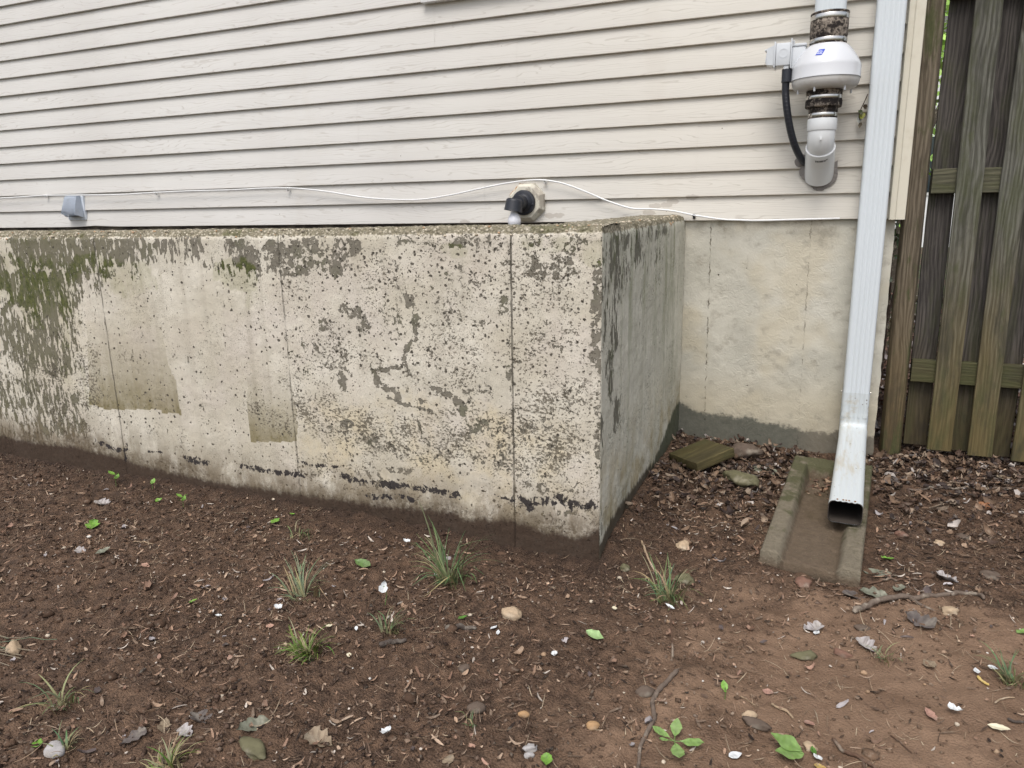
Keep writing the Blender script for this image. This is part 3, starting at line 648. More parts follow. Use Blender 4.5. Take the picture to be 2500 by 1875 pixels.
def mat_wood(name, hi, lo, lowcol, zlo, zhi, moss=0.3, gsc=1.0):
    """weathered board: grain along Z, greenish and browner toward the ground"""
    T = NT(name); o = T.obj(); r = T.rnd(); p = T.pos(); x, y, z = T.sep(o); pz = T.sep(p)[2]
    off = T.mul(r, 37.0)
    q = T.comb(T.add(x, off), y, T.add(z, T.mul(off, .7)))
    warp = T.noise(T.mp(q, (7, 7, 1.3)), 1.0, 3)
    kd, kc = T.voro(T.mp(q, (6, 0.01, 2.1)), 1.0); kd2 = T.ss(kd, .30, .0)
    ph = T.add(T.mul(x, 430 * gsc), T.add(T.mul(warp, 52), T.mul(kd2, 12)))
    ring = T.ma('SINE', ph)
    fine = T.noise(T.mp(q, (240, 240, 7)), 1.0, 4, .65)
    g = T.add(T.mul(T.ss(ring, -.7, 1.0), .20), T.mul(fine, .92))
    c = T.mix(T.ss(g, .25, .85), lo, hi)
    c = T.mix(T.mul(T.ss(T.noise(T.mp(q, (9, 9, 2.5)), 1, 4), .45, .7), .5), c, T.mix(.6, lo, (.02, .018, .016)))
    kn = T.mul(T.ss(kd, .12, .07), T.ma('GREATER_THAN', T.sep(kc)[0], .4))
    c = T.mix(T.mul(kn, .8), c, (.035, .024, .017))
    lw = T.ss(T.add(pz, T.mul(T.sub(T.noise(T.mp(q, (10, 10, 2)), 1, 4), .5), .55)), zhi, zlo)
    lc = T.mix(T.ss(g, .2, .9), T.mix(.5, lowcol, (.02, .015, .008)), lowcol)
    c = T.mix(T.mul(lw, .9), c, lc)
    mm = T.mul(T.mx(T.ss(T.noise(T.mp(q, (26, 26, 8)), 1, 5, .65), .55, .72), T.mul(T.ss(T.noise(T.mp(q, (9, 9, 2.2), (4, 0, 2)), 1, 6, .7), .48, .62), .85)), moss)
    c = T.mix(T.mul(T.ss(T.noise(T.mp(q, (14, 14, 3.5), (9, 3, 1)), 1, 6, .7), .48, .66), .55), c, T.mix(.35, lo, (.02, .018, .012)))
    c = T.mix(mm, c, T.mix(T.noise(q, 90, 3), (.042, .050, .017), (.095, .102, .046)))
    return T.fin(c, .85, T.bump(T.sub(g, T.mul(kn, .4)), .7, .003), .2)

MAT = {}
MAT['siding'] = mat_siding()
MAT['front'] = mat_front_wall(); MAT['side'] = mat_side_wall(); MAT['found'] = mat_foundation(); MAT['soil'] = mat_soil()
MAT['litter'] = mat_col('leaf_litter', .75, 150, .3, .25, .3)
MAT['chips'] = mat_col('soil_crumbs', .9, 260, .5, .15, .3)
MAT['grass'] = mat_col('grass_blades', .5, 90, .1, .35, .15)
MAT['leaf'] = mat_col('fresh_leaf', .45, 70, .15, .4, .18)
MAT['dryleaf'] = mat_col('dry_leaf', .7, 60, .4, .25, .45)
MAT['stone'] = mat_col('stone', .8, 45, .6, .25, .6)
MAT['bark'] = mat_col('bark', .9, 70, .9, .15, .7)
MAT['petal'] = mat_col('petal', .6, 50, .2, .3, .08)
MAT['trim'] = mat_simple('cream_vinyl_trim', (.64, .60, .495), .45, .35, dirt=.3, dcol=(.42, .36, .25), dsc=9)
MAT['white_trim'] = mat_simple('white_vinyl', (.80, .80, .79), .4, .4, dirt=.1)
MAT['glass'] = mat_simple('window_glass', (.03, .04, .045), .06, .6)
MAT['alu'] = mat_simple('white_aluminium', (.63, .675, .70), .40, .4)
T_ = NT('white_aluminium_stained'); _o = T_.obj(); _p = T_.pos()
_st = T_.mul(T_.ss(T_.noise(T_.mp(_p, (22, 4, 22)), 1.0, 5, .7), .50, .72), .6)
_c = T_.mix(_st, (.56, .60, .61), (.42, .35, .23))
_d, _cc = T_.voro(_p, 70)
_c = T_.mix(T_.mul(T_.mul(T_.ma('LESS_THAN', T_.sep(_cc)[0], .07), T_.ss(_d, .28, .12)), .85), _c, (.09, .06, .04))
MAT['alu_st'] = T_.fin(_c, .42, None, .4)
MAT['pipe_in'] = mat_simple('shaded_pipe_inside', (.06, .05, .042), .7, .2, dirt=.7, dcol=(.03, .025, .02))  # shade inside the outlet painted as a near-black colour
MAT['pvc'] = mat_simple('white_pvc', (.72, .735, .74), .22, .5, dirt=.06, dcol=(.5, .47, .42))
MAT['fan'] = mat_simple('fan_plastic', (.62, .63, .65), .12, .6)
MAT['fan_low'] = mat_simple('fan_plastic_grimy', (.56, .545, .525), .35, .45, dirt=.6, dcol=(.40, .36, .31), dsc=11)
MAT['abs'] = mat_simple('white_box_plastic', (.61, .635, .66), .4, .4, dirt=.08)
T_ = NT('mildewed_rubber'); _o = T_.obj()
_n = T_.noise(_o, 85, 6, .72); _l = T_.noise(T_.mp(_o, (1, 1, 1.6)), 16, 4, .6)
_f = T_.ss(T_.add(_n, T_.mul(T_.sub(_l, .5), .9)), .44, .68)
MAT['rubber'] = T_.fin(T_.mix(_f, (.022, .017, .015), T_.mix(T_.noise(_o, 30, 2), (.20, .165, .13), (.42, .36, .30))), .8, T_.bump(_n, .4, .003), .25)
MAT['rubber_dark'] = mat_simple('black_rubber', (.025, .02, .018), .65, .3, dirt=.5, dcol=(.10, .08, .065), dsc=40)
MAT['steel'] = mat_simple('stainless_band', (.62, .60, .57), .24, .5, 1.0, bump=.05)
MAT['black'] = mat_simple('black_plastic', (.018, .020, .027), .42, .45, dirt=.35, dcol=(.06, .06, .07), dsc=30)
MAT['conduit'] = mat_simple('black_conduit', (.018, .02, .028), .38, .5)
MAT['caulk'] = mat_simple('grey_caulk', (.235, .215, .20), .8, .2, dirt=.5, dcol=(.13, .12, .11), dsc=40, bump=.5)
T_ = NT('peeling_cream_paint'); _o = T_.obj(); _n = T_.noise(T_.mp(_o, (16, 16, 9)), 1.0, 5, .65)
_c = T_.mix(T_.mul(T_.ss(_n, .52, .6), .8), (.62, .585, .49), (.33, .29, .24))
_x, _y, _z = T_.sep(_o)
_m = T_.mul(T_.ss(T_.add(T_.sub(_z, T_.mul(_x, .8)), T_.mul(T_.sub(_n, .5), .08)), .085, .10), T_.ss(T_.noise(_o, 60, 4), .42, .55))
_c = T_.mix(_m, _c, (.36, .17, .055))
MAT['block'] = T_.fin(_c, .7, T_.bump(_n, .3, .003), .3)
MAT['bulb'] = mat_simple('frosted_bulb', (.74, .74, .78), .18, .5)
MAT['galv'] = mat_simple('galvanised_sheet', (.70, .75, .82), .45, .5, .3, dirt=.3, dcol=(.42, .43, .44), dsc=25)
MAT['cable'] = mat_simple('white_cable', (.80, .80, .79), .45, .4, dirt=.15)
MAT['void'] = mat_simple('shaded_hood_inside', (.035, .035, .04), .7, .2)  # inner shade of the vent hood, painted as a dark colour
MAT['splash'] = None
T_ = NT('splash_block_concrete'); _p = T_.pos(); _o = T_.obj(); _rim = T_.attr('rim')
_n = T_.noise(_p, 70, 5, .7)
_c = T_.mix(_n, (.095, .08, .057), (.265, .228, .168))
_c = T_.mix(T_.mul(T_.ss(T_.add(T_.noise(_p, 12, 5, .65), T_.mul(T_.sub(T_.sep(_p)[1], -.85), .35)), .46, .64), .85), _c, (.075, .076, .036))
_so = T_.mix(T_.noise(_p, 50, 4, .7), (.050, .034, .022), (.175, .125, .085))
_c = T_.mix(T_.mul(T_.ss(T_.add(_rim, T_.mul(T_.sub(T_.noise(_p, 25, 5, .7), .5), 1.3)), .75, .15), .8), _c, _so)
_d, _cc = T_.voro(_p, 120)
_c = T_.mix(T_.mul(T_.ma('LESS_THAN', T_.sep(_cc)[0], .12), T_.mul(T_.ss(_d, .3, .15), .35)), _c, (.30, .26, .2))
_c = T_.mix(T_.mul(T_.ss(_rim, -.1, -.5), .7), _c, (.045, .034, .024))  # soiled front face, with its shade mixed into the colour
MAT['splash'] = T_.fin(_c, .9, T_.bump(T_.add(_n, T_.mul(T_.noise(_p, 200, 3), .6)), 1.0, .006), .15)
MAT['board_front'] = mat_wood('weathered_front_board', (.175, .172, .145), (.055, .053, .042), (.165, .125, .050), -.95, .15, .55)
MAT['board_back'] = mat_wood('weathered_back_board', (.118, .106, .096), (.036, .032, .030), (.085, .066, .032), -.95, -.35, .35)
MAT['rail'] = mat_wood('weathered_rail', (.16, .15, .10), (.06, .06, .04), (.085, .075, .032), -.9, .2, .6)
MAT['post'] = mat_wood('weathered_post', (.205, .170, .125), (.075, .06, .042), (.155, .110, .052), -1.0, .0, 1.0)
MAT['offcut'] = mat_wood('old_timber', (.125, .102, .046), (.06, .05, .022), (.105, .088, .036), -1, -.9, .35, .5)

# ------------------------------------------------------------------ ground
YF, XS, ZT = -1.295, -.589, .014
def gz(x, y):
    x = np.asarray(x, float); y = np.asarray(y, float)
    z = -.991 + .022 * (fbm(x * 3.1 + 5, y * 3.1, 1, 3) - .5) + .020 * (fbm(x * 13, y * 13, 5, 3) - .5)
    cl = np.clip((x + .5) / .8, 0, 1) * np.clip((-1.15 - y) / .35, 0, 1)
    z = z + (1 - .65 * cl) * .022 * (fbm(x * 48, y * 48, 9, 3) - .5)
    df = np.where((x < XS + .03), np.clip(YF - y, 0, 9), 9)
    z = z + .014 * np.exp(-df / .05) * (df < 9)
    z = z + .022 * np.exp(-((x + .14) ** 2 + (y + 1.24) ** 2) / .012)
    z = z - .045 * np.exp(-((x + .66) ** 2 / .16 + (y + 1.33) ** 2 / .02))
    dsd = np.where((y > YF - .03) & (x > XS), x - XS, 9)
    z = z + .014 * np.exp(-dsd / .05) * (dsd < 9)
    return z
def gz1(x, y): return float(gz(np.array([x]), np.array([y]))[0])
def axis(a, b, step, lo, hi):
    mid = np.arange(a, b + step / 2, step)
    k = np.arange(1, 40); g = step * (1.22 ** k - 1) / .22 * 1.2
    L = a - g; L = L[L > lo][::-1]; H = b + g; H = H[H < hi]
    return np.concatenate([[lo], L, mid, H, [hi]])
gx = axis(-3.75, 1.0, .0085, -160, 160); gy = axis(-2.85, .25, .0085, -160, 160)
GX, GY = np.meshgrid(gx, gy, indexing='ij')
fade = np.clip(1 - (np.maximum(np.abs(GX + 1.3) - 3, 0) + np.maximum(np.abs(GY + 1.3) - 2.2, 0)) / 2, 0, 1)
GZ = gz(GX, GY) * fade + (1 - fade) * -.99
me = mesh_np('ground', np.stack([GX, GY, GZ], -1).reshape(-1, 3), grid_faces(len(gx), len(gy)))
clay = np.clip((GX + .75) / .9, 0, 1) * np.clip((-1.05 - GY) / .4, 0, 1) + .35 * np.clip((-1.9 - GY) / .5, 0, 1)
fattr(me, 'clay', np.clip(clay, 0, 1))
dist = np.sqrt(np.maximum(np.abs(GX + 1.3) - 3.2, 0) ** 2 + np.maximum(np.abs(GY + 1.3) - 2.4, 0) ** 2)
fattr(me, 'far', np.clip(dist / 1.5, 0, 1))
df = np.where(GX < XS + .05, np.abs(np.minimum(YF - GY, 9)), np.hypot(GX - XS, np.maximum(YF - GY, 0) * .8))
damp = np.exp(-np.clip(df, 0, 9) / .11)  # soil gets darker toward the stairwell walls
fattr(me, 'damp', np.clip(damp, 0, 1))
smooth(me, 180)
ground = tag(link('ground', me, MAT['soil']), kind='structure')

# ------------------------------------------------------------------ house
house = thing('house', 'cream vinyl sided house wall on a low concrete foundation', 'house', (0, .02, -1))
def hp(o):  # keep world placement under the house's empty
    o.location = (0, -.02, 1); return o
def rect_val(x, z, rects, seed, wob=.6):
    v = np.zeros_like(x)
    n1 = (fbm(x * 16, z * 16, seed, 4) - .5); n2 = (fbm(x * 60, z * 60, seed + 9, 3) - .5)
    for cx, cz, rx, rz, s in rects:
        d = (np.abs((x - cx) / rx) ** 2.6 + np.abs((z - cz) / rz) ** 2.6) ** (1 / 2.6) * .92 + wob * 2 * n1 * min(1, .07 / min(rx, rz)) * 1.3 + .5 * n2
        t = np.clip((1.5 - d) / .6, 0, 1); v = np.maximum(v, s * t * t * (3 - 2 * t))
    return v
def line_val(x, z, pts, w):
    best = np.full_like(x, 9.0)
    for (ax, az), (bx, bz) in zip(pts, pts[1:]):
        dx, dz = bx - ax, bz - az; t = np.clip(((x - ax) * dx + (z - az) * dz) / (dx * dx + dz * dz), 0, 1)
        best = np.minimum(best, np.hypot(x - ax - t * dx, z - az - t * dz))
    return best / w
def in_poly(x, z, P):
    c = np.zeros(x.shape, bool); n = len(P)
    for i in range(n):
        (x1, z1), (x2, z2) = P[i], P[(i + 1) % n]
        if z1 == z2: continue
        k = ((z1 > z) != (z2 > z)) & (x < (x2 - x1) * (z - z1) / (z2 - z1) + x1); c ^= k
    return c

# foundation (front face as a fine grid)
fx = np.concatenate([np.arange(-8, -.75, .25), np.arange(-.75, .2351, .012)]); fz = np.arange(-1.12, .012, .012)
FX, FZ = np.meshgrid(fx, fz, indexing='ij')
FY = .02 + .006 * (fbm(FX * 9, FZ * 9, 31, 4) - .5) + .004 * (fbm(FX * 45, FZ * 45, 35, 3) - .5)
FX2 = FX.copy(); FX2[-1] += .006 * (fbm(FZ[-1] * 30, FZ[-1] * 3, 77, 3) - .5)
V = np.stack([FX2, FY, FZ], -1).reshape(-1, 3)
nv = len(V); nz = len(fz)
back = np.array([[.235, 4.0, z] for z in fz]); V = np.concatenate([V, back])
F = grid_faces(len(fx), nz); base = (len(fx) - 1) * nz
i = np.arange(nz - 1); F2 = np.stack([base + i, nv + i, nv + i + 1, base + i + 1], -1)
me = mesh_np('foundation', V, np.concatenate([F, F2]))
dzb = np.interp(V[:, 0], [a for a, b in D['found_dirt']], [b for a, b in D['found_dirt']])
fattr(me, 'dirt', V[:, 2] - dzb); smooth(me, 60)
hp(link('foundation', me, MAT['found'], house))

# siding: panels of two courses, each course a tilted board with a lip
EX = .1016; prof = [(.0, .0165), (.0, .0012), (.0016, .0), (.004, .0002), (.030, .0036), (.060, .0076), (.0900, .0136), (EX + .001, .0160)]
seams = {0: [-1.552, -4.9], 1: [-3.2, -.55], 2: [-2.25, -5.3], 3: [-1.374, -4.35], 4: [-1.791, -5.2], 5: [-3.975, -1.0], 6: [-2.6], 7: [-1.374, -4.6]}
Vs, Fs, off = [], [], 0
for n in range(42):
    k = n // 2
    cuts = sorted(seams.get(k, [-1.2 - (k * 1.37) % 3.1, -5.0 - (k * .77) % 1.5])) if n % 1 == 0 else []
    cuts = [-8.0] + cuts + [.216]
    for j, (a, b) in enumerate(zip(cuts, cuts[1:])):
        a2 = a - (.02 if j else 0)
        xs = np.arange(a2, b + .2, .1); xs = np.clip(xs, a2, b); xs[-1] = b; xs = np.unique(xs)
        pr = -.0013 * (j % 2)
        wav = .0016 * (fbm(xs * 1.7, xs * 0 + n * 3.3, 3, 3) - .5)
        dz = .0012 * (fbm(xs * 1.1, xs * 0 + n * 5.1, 8, 2) - .5)
        if n == 0: dz = dz + .007 * np.exp(-((xs + 4.22) / .11) ** 2)
        for q, (zz, yy) in enumerate(prof):
            t = zz / EX
            Vs.append(np.stack([xs, yy + pr + wav * (1 - t) + 0 * xs, n * EX + zz + dz * (1 - t)], -1))
        m = len(xs); g = (np.arange(len(prof) - 1)[:, None] * m + np.arange(m - 1)[None, :])
        Fs.append((off + np.stack([g, g + 1, g + m + 1, g + m], -1)).reshape(-1, 4)); off += m * len(prof)
me = mesh_np('siding', np.concatenate(Vs), np.concatenate(Fs)); smooth(me, 25)
hp(link('siding', me, MAT['siding'], house))
mb = MB(); mb.box(-8, .228, .019, 4.0, .003, 4.2); hp(mb.build('wall_core', MAT['trim'], house))
# outside corner post
mb = MB()
L = []
for z in (-.003, 4.2):
    L.append([(.204, -.016, z), (.208, -.024, z), (.226, -.026, z), (.230, -.030, z), (.256, -.030, z), (.2615, -.0285, z), (.263, -.023, z), (.263, .09, z), (.250, .09, z), (.250, .0, z), (.204, .0, z)])
mb.loft(L, True, True); hp(mb.build('corner_post', MAT['trim'], house, ang=30))
# window low edge just inside the top of the frame
mb = MB(); X0, X1, Z0 = -1.842, -.75, 1.006
mb.box(X0, X1, -.026, .02, Z0, Z0 + .05, .004); mb.box(X0, X0 + .05, -.0255, .02, Z0 + .0505, 2.3, .004); mb.box(X1 - .05, X1, -.0255, .02, Z0 + .0505, 2.3, .004)
mb.box(X0, X1, -.026, .02, 2.3005, 2.36, .004)
wf = hp(mb.build('window', MAT['white_trim'], house))
mb = MB(); mb.box(X0 + .051, X1 - .051, -.008, .0, Z0 + .051, 2.299); mb.build('pane', MAT['glass'], wf)

# ------------------------------------------------------------------ stairwell wall
stair = thing('stairwell_wall', 'stained and peeling painted concrete stairwell wall standing out from the house', 'concrete wall', (-.7, -1.2, -1))
def wp(o): o.location = (.7, 1.2, 1); return o
fx = np.concatenate([np.arange(-8, -3.55, .08), np.arange(-3.55, -.600, .0065), [-.5985, -.594, -.5910]])
zs = np.arange(-1.10, -.016, .0065)
prof = [(YF, z) for z in zs] + [(YF + .002, -.010), (YF + .004, -.003), (YF + .008, .004), (YF + .014, .010), (YF + .022, ZT), (YF + .035, ZT + .001)] + [(YF + t, ZT + .001) for t in np.arange(.055, .2, .03)] + [(YF + .195, ZT), (YF + .2, ZT - .006), (YF + .2, -.2), (YF + .2, -1.3)]
py = np.array([a for a, b in prof]); pz = np.array([b for a, b in prof])
X, PY = np.meshgrid(fx, py, indexing='ij'); _, Z = np.meshgrid(fx, pz, indexing='ij')
front = (PY < YF + .03)
rough = .0045 * (fbm(X * 8, Z * 8, 21, 4) - .5) + .0022 * (fbm(X * 70, Z * 70, 25, 2) - .5)
edge = np.clip((-.592 - X) / .012, 0, 1)
tops = np.clip((Z + .016) / .02, 0, 1) * front + (PY >= YF + .03) * (Z > -.05)
agn = fbm(X * 55, (Z + PY) * 55, 41, 3) - .5; agn2 = fbm(X * 170, (Z + PY) * 170, 47, 2) - .5
Y = PY + (rough * front - tops * front * (.012 * agn + .006 * agn2)) * (.35 + .65 * edge)
ZZ = Z + tops * (Z > -.012) * (.010 * agn + .007 * agn2) + (tops > 0) * (.004 * (fbm(X * 6, X * 0, 51, 3) - .5) - .008 * np.clip((-.8 - X) / 1.2, 0, 1))
last = X >= -.5986
Y = np.where(last & front, Y + np.interp(X, [-.5985, -.594, -.591], [.0006, .0016, .0042]) , Y)
me = mesh_np('front_wall', np.stack([X, Y, ZZ], -1).reshape(-1, 3), grid_faces(len(fx), len(prof)))
x, z = X.ravel(), Z.ravel(); isf = front.ravel()
pl = rect_val(x, z, D['peel'], 61); cl = rect_val(x, z, D['clean'], 63, .2)
pl = pl * (1 - .85 * np.clip(cl * 1.2, 0, 1) * (x < -1.75))
wn = 1.1 * (fbm(x * 70, z * 70, 66, 3) - .5)
for pts, wd in D['peel_lines']:
    d = line_val(x, z, pts, wd) + wn; pl = np.maximum(pl, .84 * np.clip((1.15 - d) / .7, 0, 1))
pl = np.maximum(pl, np.where(x > -1.75, .265 + .34 * (fbm(x * 7, z * 7, 88, 3) - .5) * 2, .16)); pl = np.where(x < -3.3, np.maximum(pl, .6), pl)
fattr(me, 'peel', pl); fattr(me, 'moss', rect_val(x, z, D['moss'], 67))
tm = np.zeros_like(x); tr = np.zeros_like(x)
for P, zt, zb in D['tan']:
    k = in_poly(x + .004 * (vnoise(z * 40, x * 0, 3) - .5), z + .004 * (vnoise(x * 40, z * 0, 4) - .5), P); tm = np.where(k, 1, tm); tr = np.where(k, np.clip((zt - z) / (zt - zb), 0, 1) ** 1.3, tr)
fattr(me, 'tanm', tm); fattr(me, 'tanr', np.where(tm > 0, tr, 0.5))
fattr(me, 'pit', np.maximum(rect_val(x, z, D['pit'], 71, .3), .16)); fattr(me, 'speck', np.maximum(rect_val(x, z, D['speck'], 73, .4), np.where(x > -1.78, .42, .1)))
fattr(me, 'yellow', np.clip(rect_val(x, z, D['yellow'], 75, .3), 0, 1))
ta = np.zeros_like(x)
for pts, wd in D['tar']:
    d = line_val(x, z, pts, wd) * .5 + .8 * (fbm(x * 50, z * 50, 81, 3) - .5); ta = np.maximum(ta, np.clip((1.5 - d) / .9, 0, 1))
fattr(me, 'tar', ta)
fattr(me, 'dirt', np.where(isf, z - np.interp(x, [a for a, b in D['dirt']], [b for a, b in D['dirt']]) - .026, 1.0)); fattr(me, 'top', tops.ravel())
smooth(me, 60); wp(link('front_wall', me, MAT['front'], stair))
# side wall
ys = np.concatenate([[-1.2908, -1.287, -1.282], np.arange(-1.275, .016, .008), [.019]])
prof = [(XS, z) for z in np.arange(-1.10, -.018, .0075)] + [(XS - .003, -.010), (XS - .006, -.002), (XS - .011, .006), (XS - .018, .012), (XS - .03, ZT + .001)] + [(XS - t, ZT + .001) for t in np.arange(.05, .2, .03)] + [(XS - .2, ZT - .005), (XS - .2, -.2), (XS - .2, -1.3)]
px = np.array([a for a, b in prof]); pz = np.array([b for a, b in prof])
Yg, PX = np.meshgrid(ys, px, indexing='ij'); _, Z = np.meshgrid(ys, pz, indexing='ij')
front = PX > XS - .025
tops = np.clip((Z + .018) / .02, 0, 1) * front + (PX <= XS - .025) * (Z > -.05)
agn = fbm(Yg * 55, (Z - PX) * 55, 43, 3) - .5; agn2 = fbm(Yg * 160, (Z - PX) * 160, 49, 2) - .5
edge = np.clip((Yg + 1.288) / .012, 0, 1)
Xg = PX + (front * (.008 * (fbm(Yg * 7, Z * 7, 33, 4) - .5) + .003 * (fbm(Yg * 50, Z * 50, 37, 2) - .5)) + tops * front * (.012 * agn + .006 * agn2)) * (.3 + .7 * edge)
ZZ = Z + tops * (Z > -.012) * (.010 * agn + .006 * agn2) + (tops > 0) * .010 * np.clip((Yg + 1.3) / 1.3, 0, 1)
cn = np.clip((-1.075 - Yg) / .03, 0, 1)                      # at the corner the face runs straight up under the front wall's top
Xg = np.where(PX < XS - .001, Xg * (1 - cn) + (XS - .0015 - .002 * (PX < XS - .02)) * cn, Xg); ZZ = np.where(PX < XS - .02, np.minimum(ZZ, ZZ * (1 - cn) + .010 * cn), ZZ)
Xg = np.where((Yg < -1.280) & front, Xg - np.interp(Yg, [-1.2908, -1.287, -1.282], [.002, .0006, 0]), Xg)
keep = np.stack([Xg, Yg, ZZ], -1)
me = mesh_np('side_wall', keep.reshape(-1, 3), grid_faces(len(ys), len(prof))[:, ::-1])
y, z = Yg.ravel(), Z.ravel()
pl = rect_val(y, z, D['side_peel'], 91, .3); pl = np.maximum(pl, .75 * np.clip((-1.235 - y) / .05, 0, 1))
fattr(me, 'peel', pl); fattr(me, 'top', tops.ravel())
fattr(me, 'dirt', np.where(front.ravel(), z - np.interp(y, [a for a, b in D['side_dirt']], [b for a, b in D['side_dirt']]), 1.0))
smooth(me, 60); wp(link('side_wall', me, MAT['side'], stair))
# pebbles showing along the worn top edge
def stone_verts(r, flat, seed, sub=2, rough=.35):
    bm = bmesh.new(); bmesh.ops.create_icosphere(bm, subdivisions=sub, radius=1.0)
    o = Vector((seed * 3.7, seed * 1.3, seed * .7)); a = 1 + .35 * (random.random() - .2)
    for v in bm.verts:
        d = v.co.normalized(); k = 1 + rough * mnoise.noise(d * 1.1 + o) + rough * .4 * mnoise.noise(d * 2.7 + o)
        v.co = Vector((d.x * a, d.y / a, d.z * flat)) * k * r
    return bm
PV, PF, PC, off = [], [], [], 0
for i in range(620):
    r = random.uniform(.0022, .0052)
    if i < 470: cx = random.uniform(-3.6, -.6); t = random.random(); cy = YF + .003 + t * .03 - .002; cz = -.014 + min(t * 2.2, 1) * .028
    else: cy = random.uniform(-1.28, -.05); t = random.random(); cx = XS - .003 - t * .03; cz = -.016 + min(t * 2.2, 1) * .03 + .010 * (cy + 1.3) / 1.3
    if i < 470: cz -= .008 * min(max((-.8 - cx) / 1.2, 0), 1)
    if random.random() < .35: cz = -.014 + random.random() * .006
    bm = stone_verts(r, .75, i, 1); vs = [(v.co.x + cx, v.co.y + cy, v.co.z + cz) for v in bm.verts]
    fs = [[off + v.index for v in f.verts] for f in bm.faces]; bm.free()
    b = random.random(); cc = (.62, .54, .42) if b > .6 else ((.45, .38, .28) if b > .25 else ((.5, .32, .19) if b > .1 else (.25, .22, .17)))
    PV += vs; PF += fs; PC += [cc] * len(vs); off += len(vs)
me = mesh_np('exposed_aggregate', PV, PF); cattr(me, np.array(PC)); smooth(me, 180)
tag(wp(link('exposed_aggregate', me, MAT['stone'], stair)), kind='stuff')

# ------------------------------------------------------------------ downspout
def spout_loop(w, d, groove=.0036, r=.013):
    """rounded rectangle in (a, b): a across, b out of the wall (front at b = d)"""
    P = []
    def arc(cx, cy, a0):
        for k in range(5):
            a = a0 + math.pi / 2 * k / 4; P.append((cx + r * math.cos(a), cy + r * math.sin(a)))
    h = w / 2
    arc(-h + r, r, math.pi); arc(h - r, r, 1.5 * math.pi)
    arc(h - r, d - r, 0)
    gs = [.0255, .0085, -.0085, -.0255]
    for g in gs:
        P += [(g + .0062, d), (g + .0026, d - groove), (g - .0026, d - groove), (g - .0062, d)]
    arc(-h + r, d - r, math.pi / 2)
    return P
ds = thing('downspout', 'white ribbed aluminium downspout at the house corner ending in a long low extension', 'downspout', (.145, -.04, -.95))
def dp(o): o.location = (-.145, .04, .95); return o
def sweep(stations, w, d, **k):
    """stations: (point on the wall side centre, across dir, out dir)"""
    L = []
    for c, ax, ou, sc in stations:
        c, ax, ou = Vector(c), Vector(ax), Vector(ou)
        L.append([c + ax * (a * sc) + ou * (d / 2 + (b - d / 2) * sc) for a, b in spout_loop(w, d, **k)])
    return L
mb = MB(); mb.loft(sweep([((.145, -.006, z), (1, 0, 0), (0, -1, 0), 1.0) for z in (-.72, 4.1)], .100, .078), True, False)
dp(mb.build('pipe', MAT['alu'], ds, ang=50))
st = []
for z, s in [(-.696, 1.03), (-.74, 1.03), (-.752, 1.045), (-.757, 1.02), (-.762, 1.045), (-.767, 1.02), (-.772, 1.045), (-.777, 1.02), (-.784, 1.045), (-.80, 1.04)]:
    st.append(((.145, -.006, z), (1, 0, 0), (0, -1, 0), s))
mb = MB(); mb.loft(sweep(st, .100, .078), True, False)
# elbow and extension share the sleeve's profile; the bend turns 82 degrees about the front edge
pv = Vector((.145, -.104, -.815)); ang_end = rad(84); n = 9
st = [((.145, -.006, -.80), (1, 0, 0), (0, -1, 0), 1.04)]
for k in range(n + 1):
    a = ang_end * k / n
    out = Vector((0, -math.cos(a), math.sin(a))); c = pv - out * (.078 + .020)
    st.append((c, (1, 0, 0), out, 1.04 - .03 * math.sin(math.pi * k / n)))
dp(mb.build('sleeve', MAT['alu_st'], ds, ang=50))
a = ang_end; out = Vector((0, -math.cos(a), math.sin(a))); c0 = pv - out * .098
e0 = c0; e1 = Vector((.106, -.940, -.9225)); tdir = (e1 - e0).normalized(); ax = Vector((1, 0, 0)); ax = (ax - tdir * ax.dot(tdir)).normalized(); out2 = ax.cross(tdir); out2 = out2 if out2.z > 0 else -out2
for k in range(1, 8):
    t = k / 7; st.append((e0.lerp(e1, t), ax, out2, 1.0 - .03 * t + .008 * (t > .95)))
mb = MB(); mb.loft(sweep(st, .103, .076, groove=.0018, r=.017), True, False)
dp(mb.build('extension', MAT['alu_st'], ds, ang=50))
st2 = [(e0.lerp(e1, t), ax, out2, .972 - .03 * t) for t in (.3, .55, .8, .998)]
mb = MB(); mb.loft(sweep(st2, .103, .076, groove=.0018, r=.017), True, False); mb.loft(sweep([(e1, ax, out2, .978), (e1 + tdir * .0008, ax, out2, .943)], .103, .076, groove=.0018, r=.017), True, False)
dp(mb.build('outlet_lining', MAT['pipe_in'], ds, ang=50))
mb = MB()
for gk in (-.0255, -.0085, 0, .0085, .0255):
    T = Matrix.Translation(e1 - tdir * .011 + ax * gk + out2 * .0765); mb.lathe([(.0001, -.001), (.0032, -.0006), (.0026, .0008), (.0001, .0012)], 8, T, False)
dp(mb.build('rust_spot', mat_simple('rusty_spot', (.26, .12, .045), .8), ds))
for sx in (-1, 1):
    mb = MB(); T = Matrix.Translation((.145 + sx * .0535, -.045, -.70)) @ Matrix.Rotation(sx * math.pi / 2, 4, 'Y'); mb.lathe([(.004, 0), (.004, .003), (.0015, .004)], 10, T)
    dp(mb.build('screw', MAT['steel'], ds))

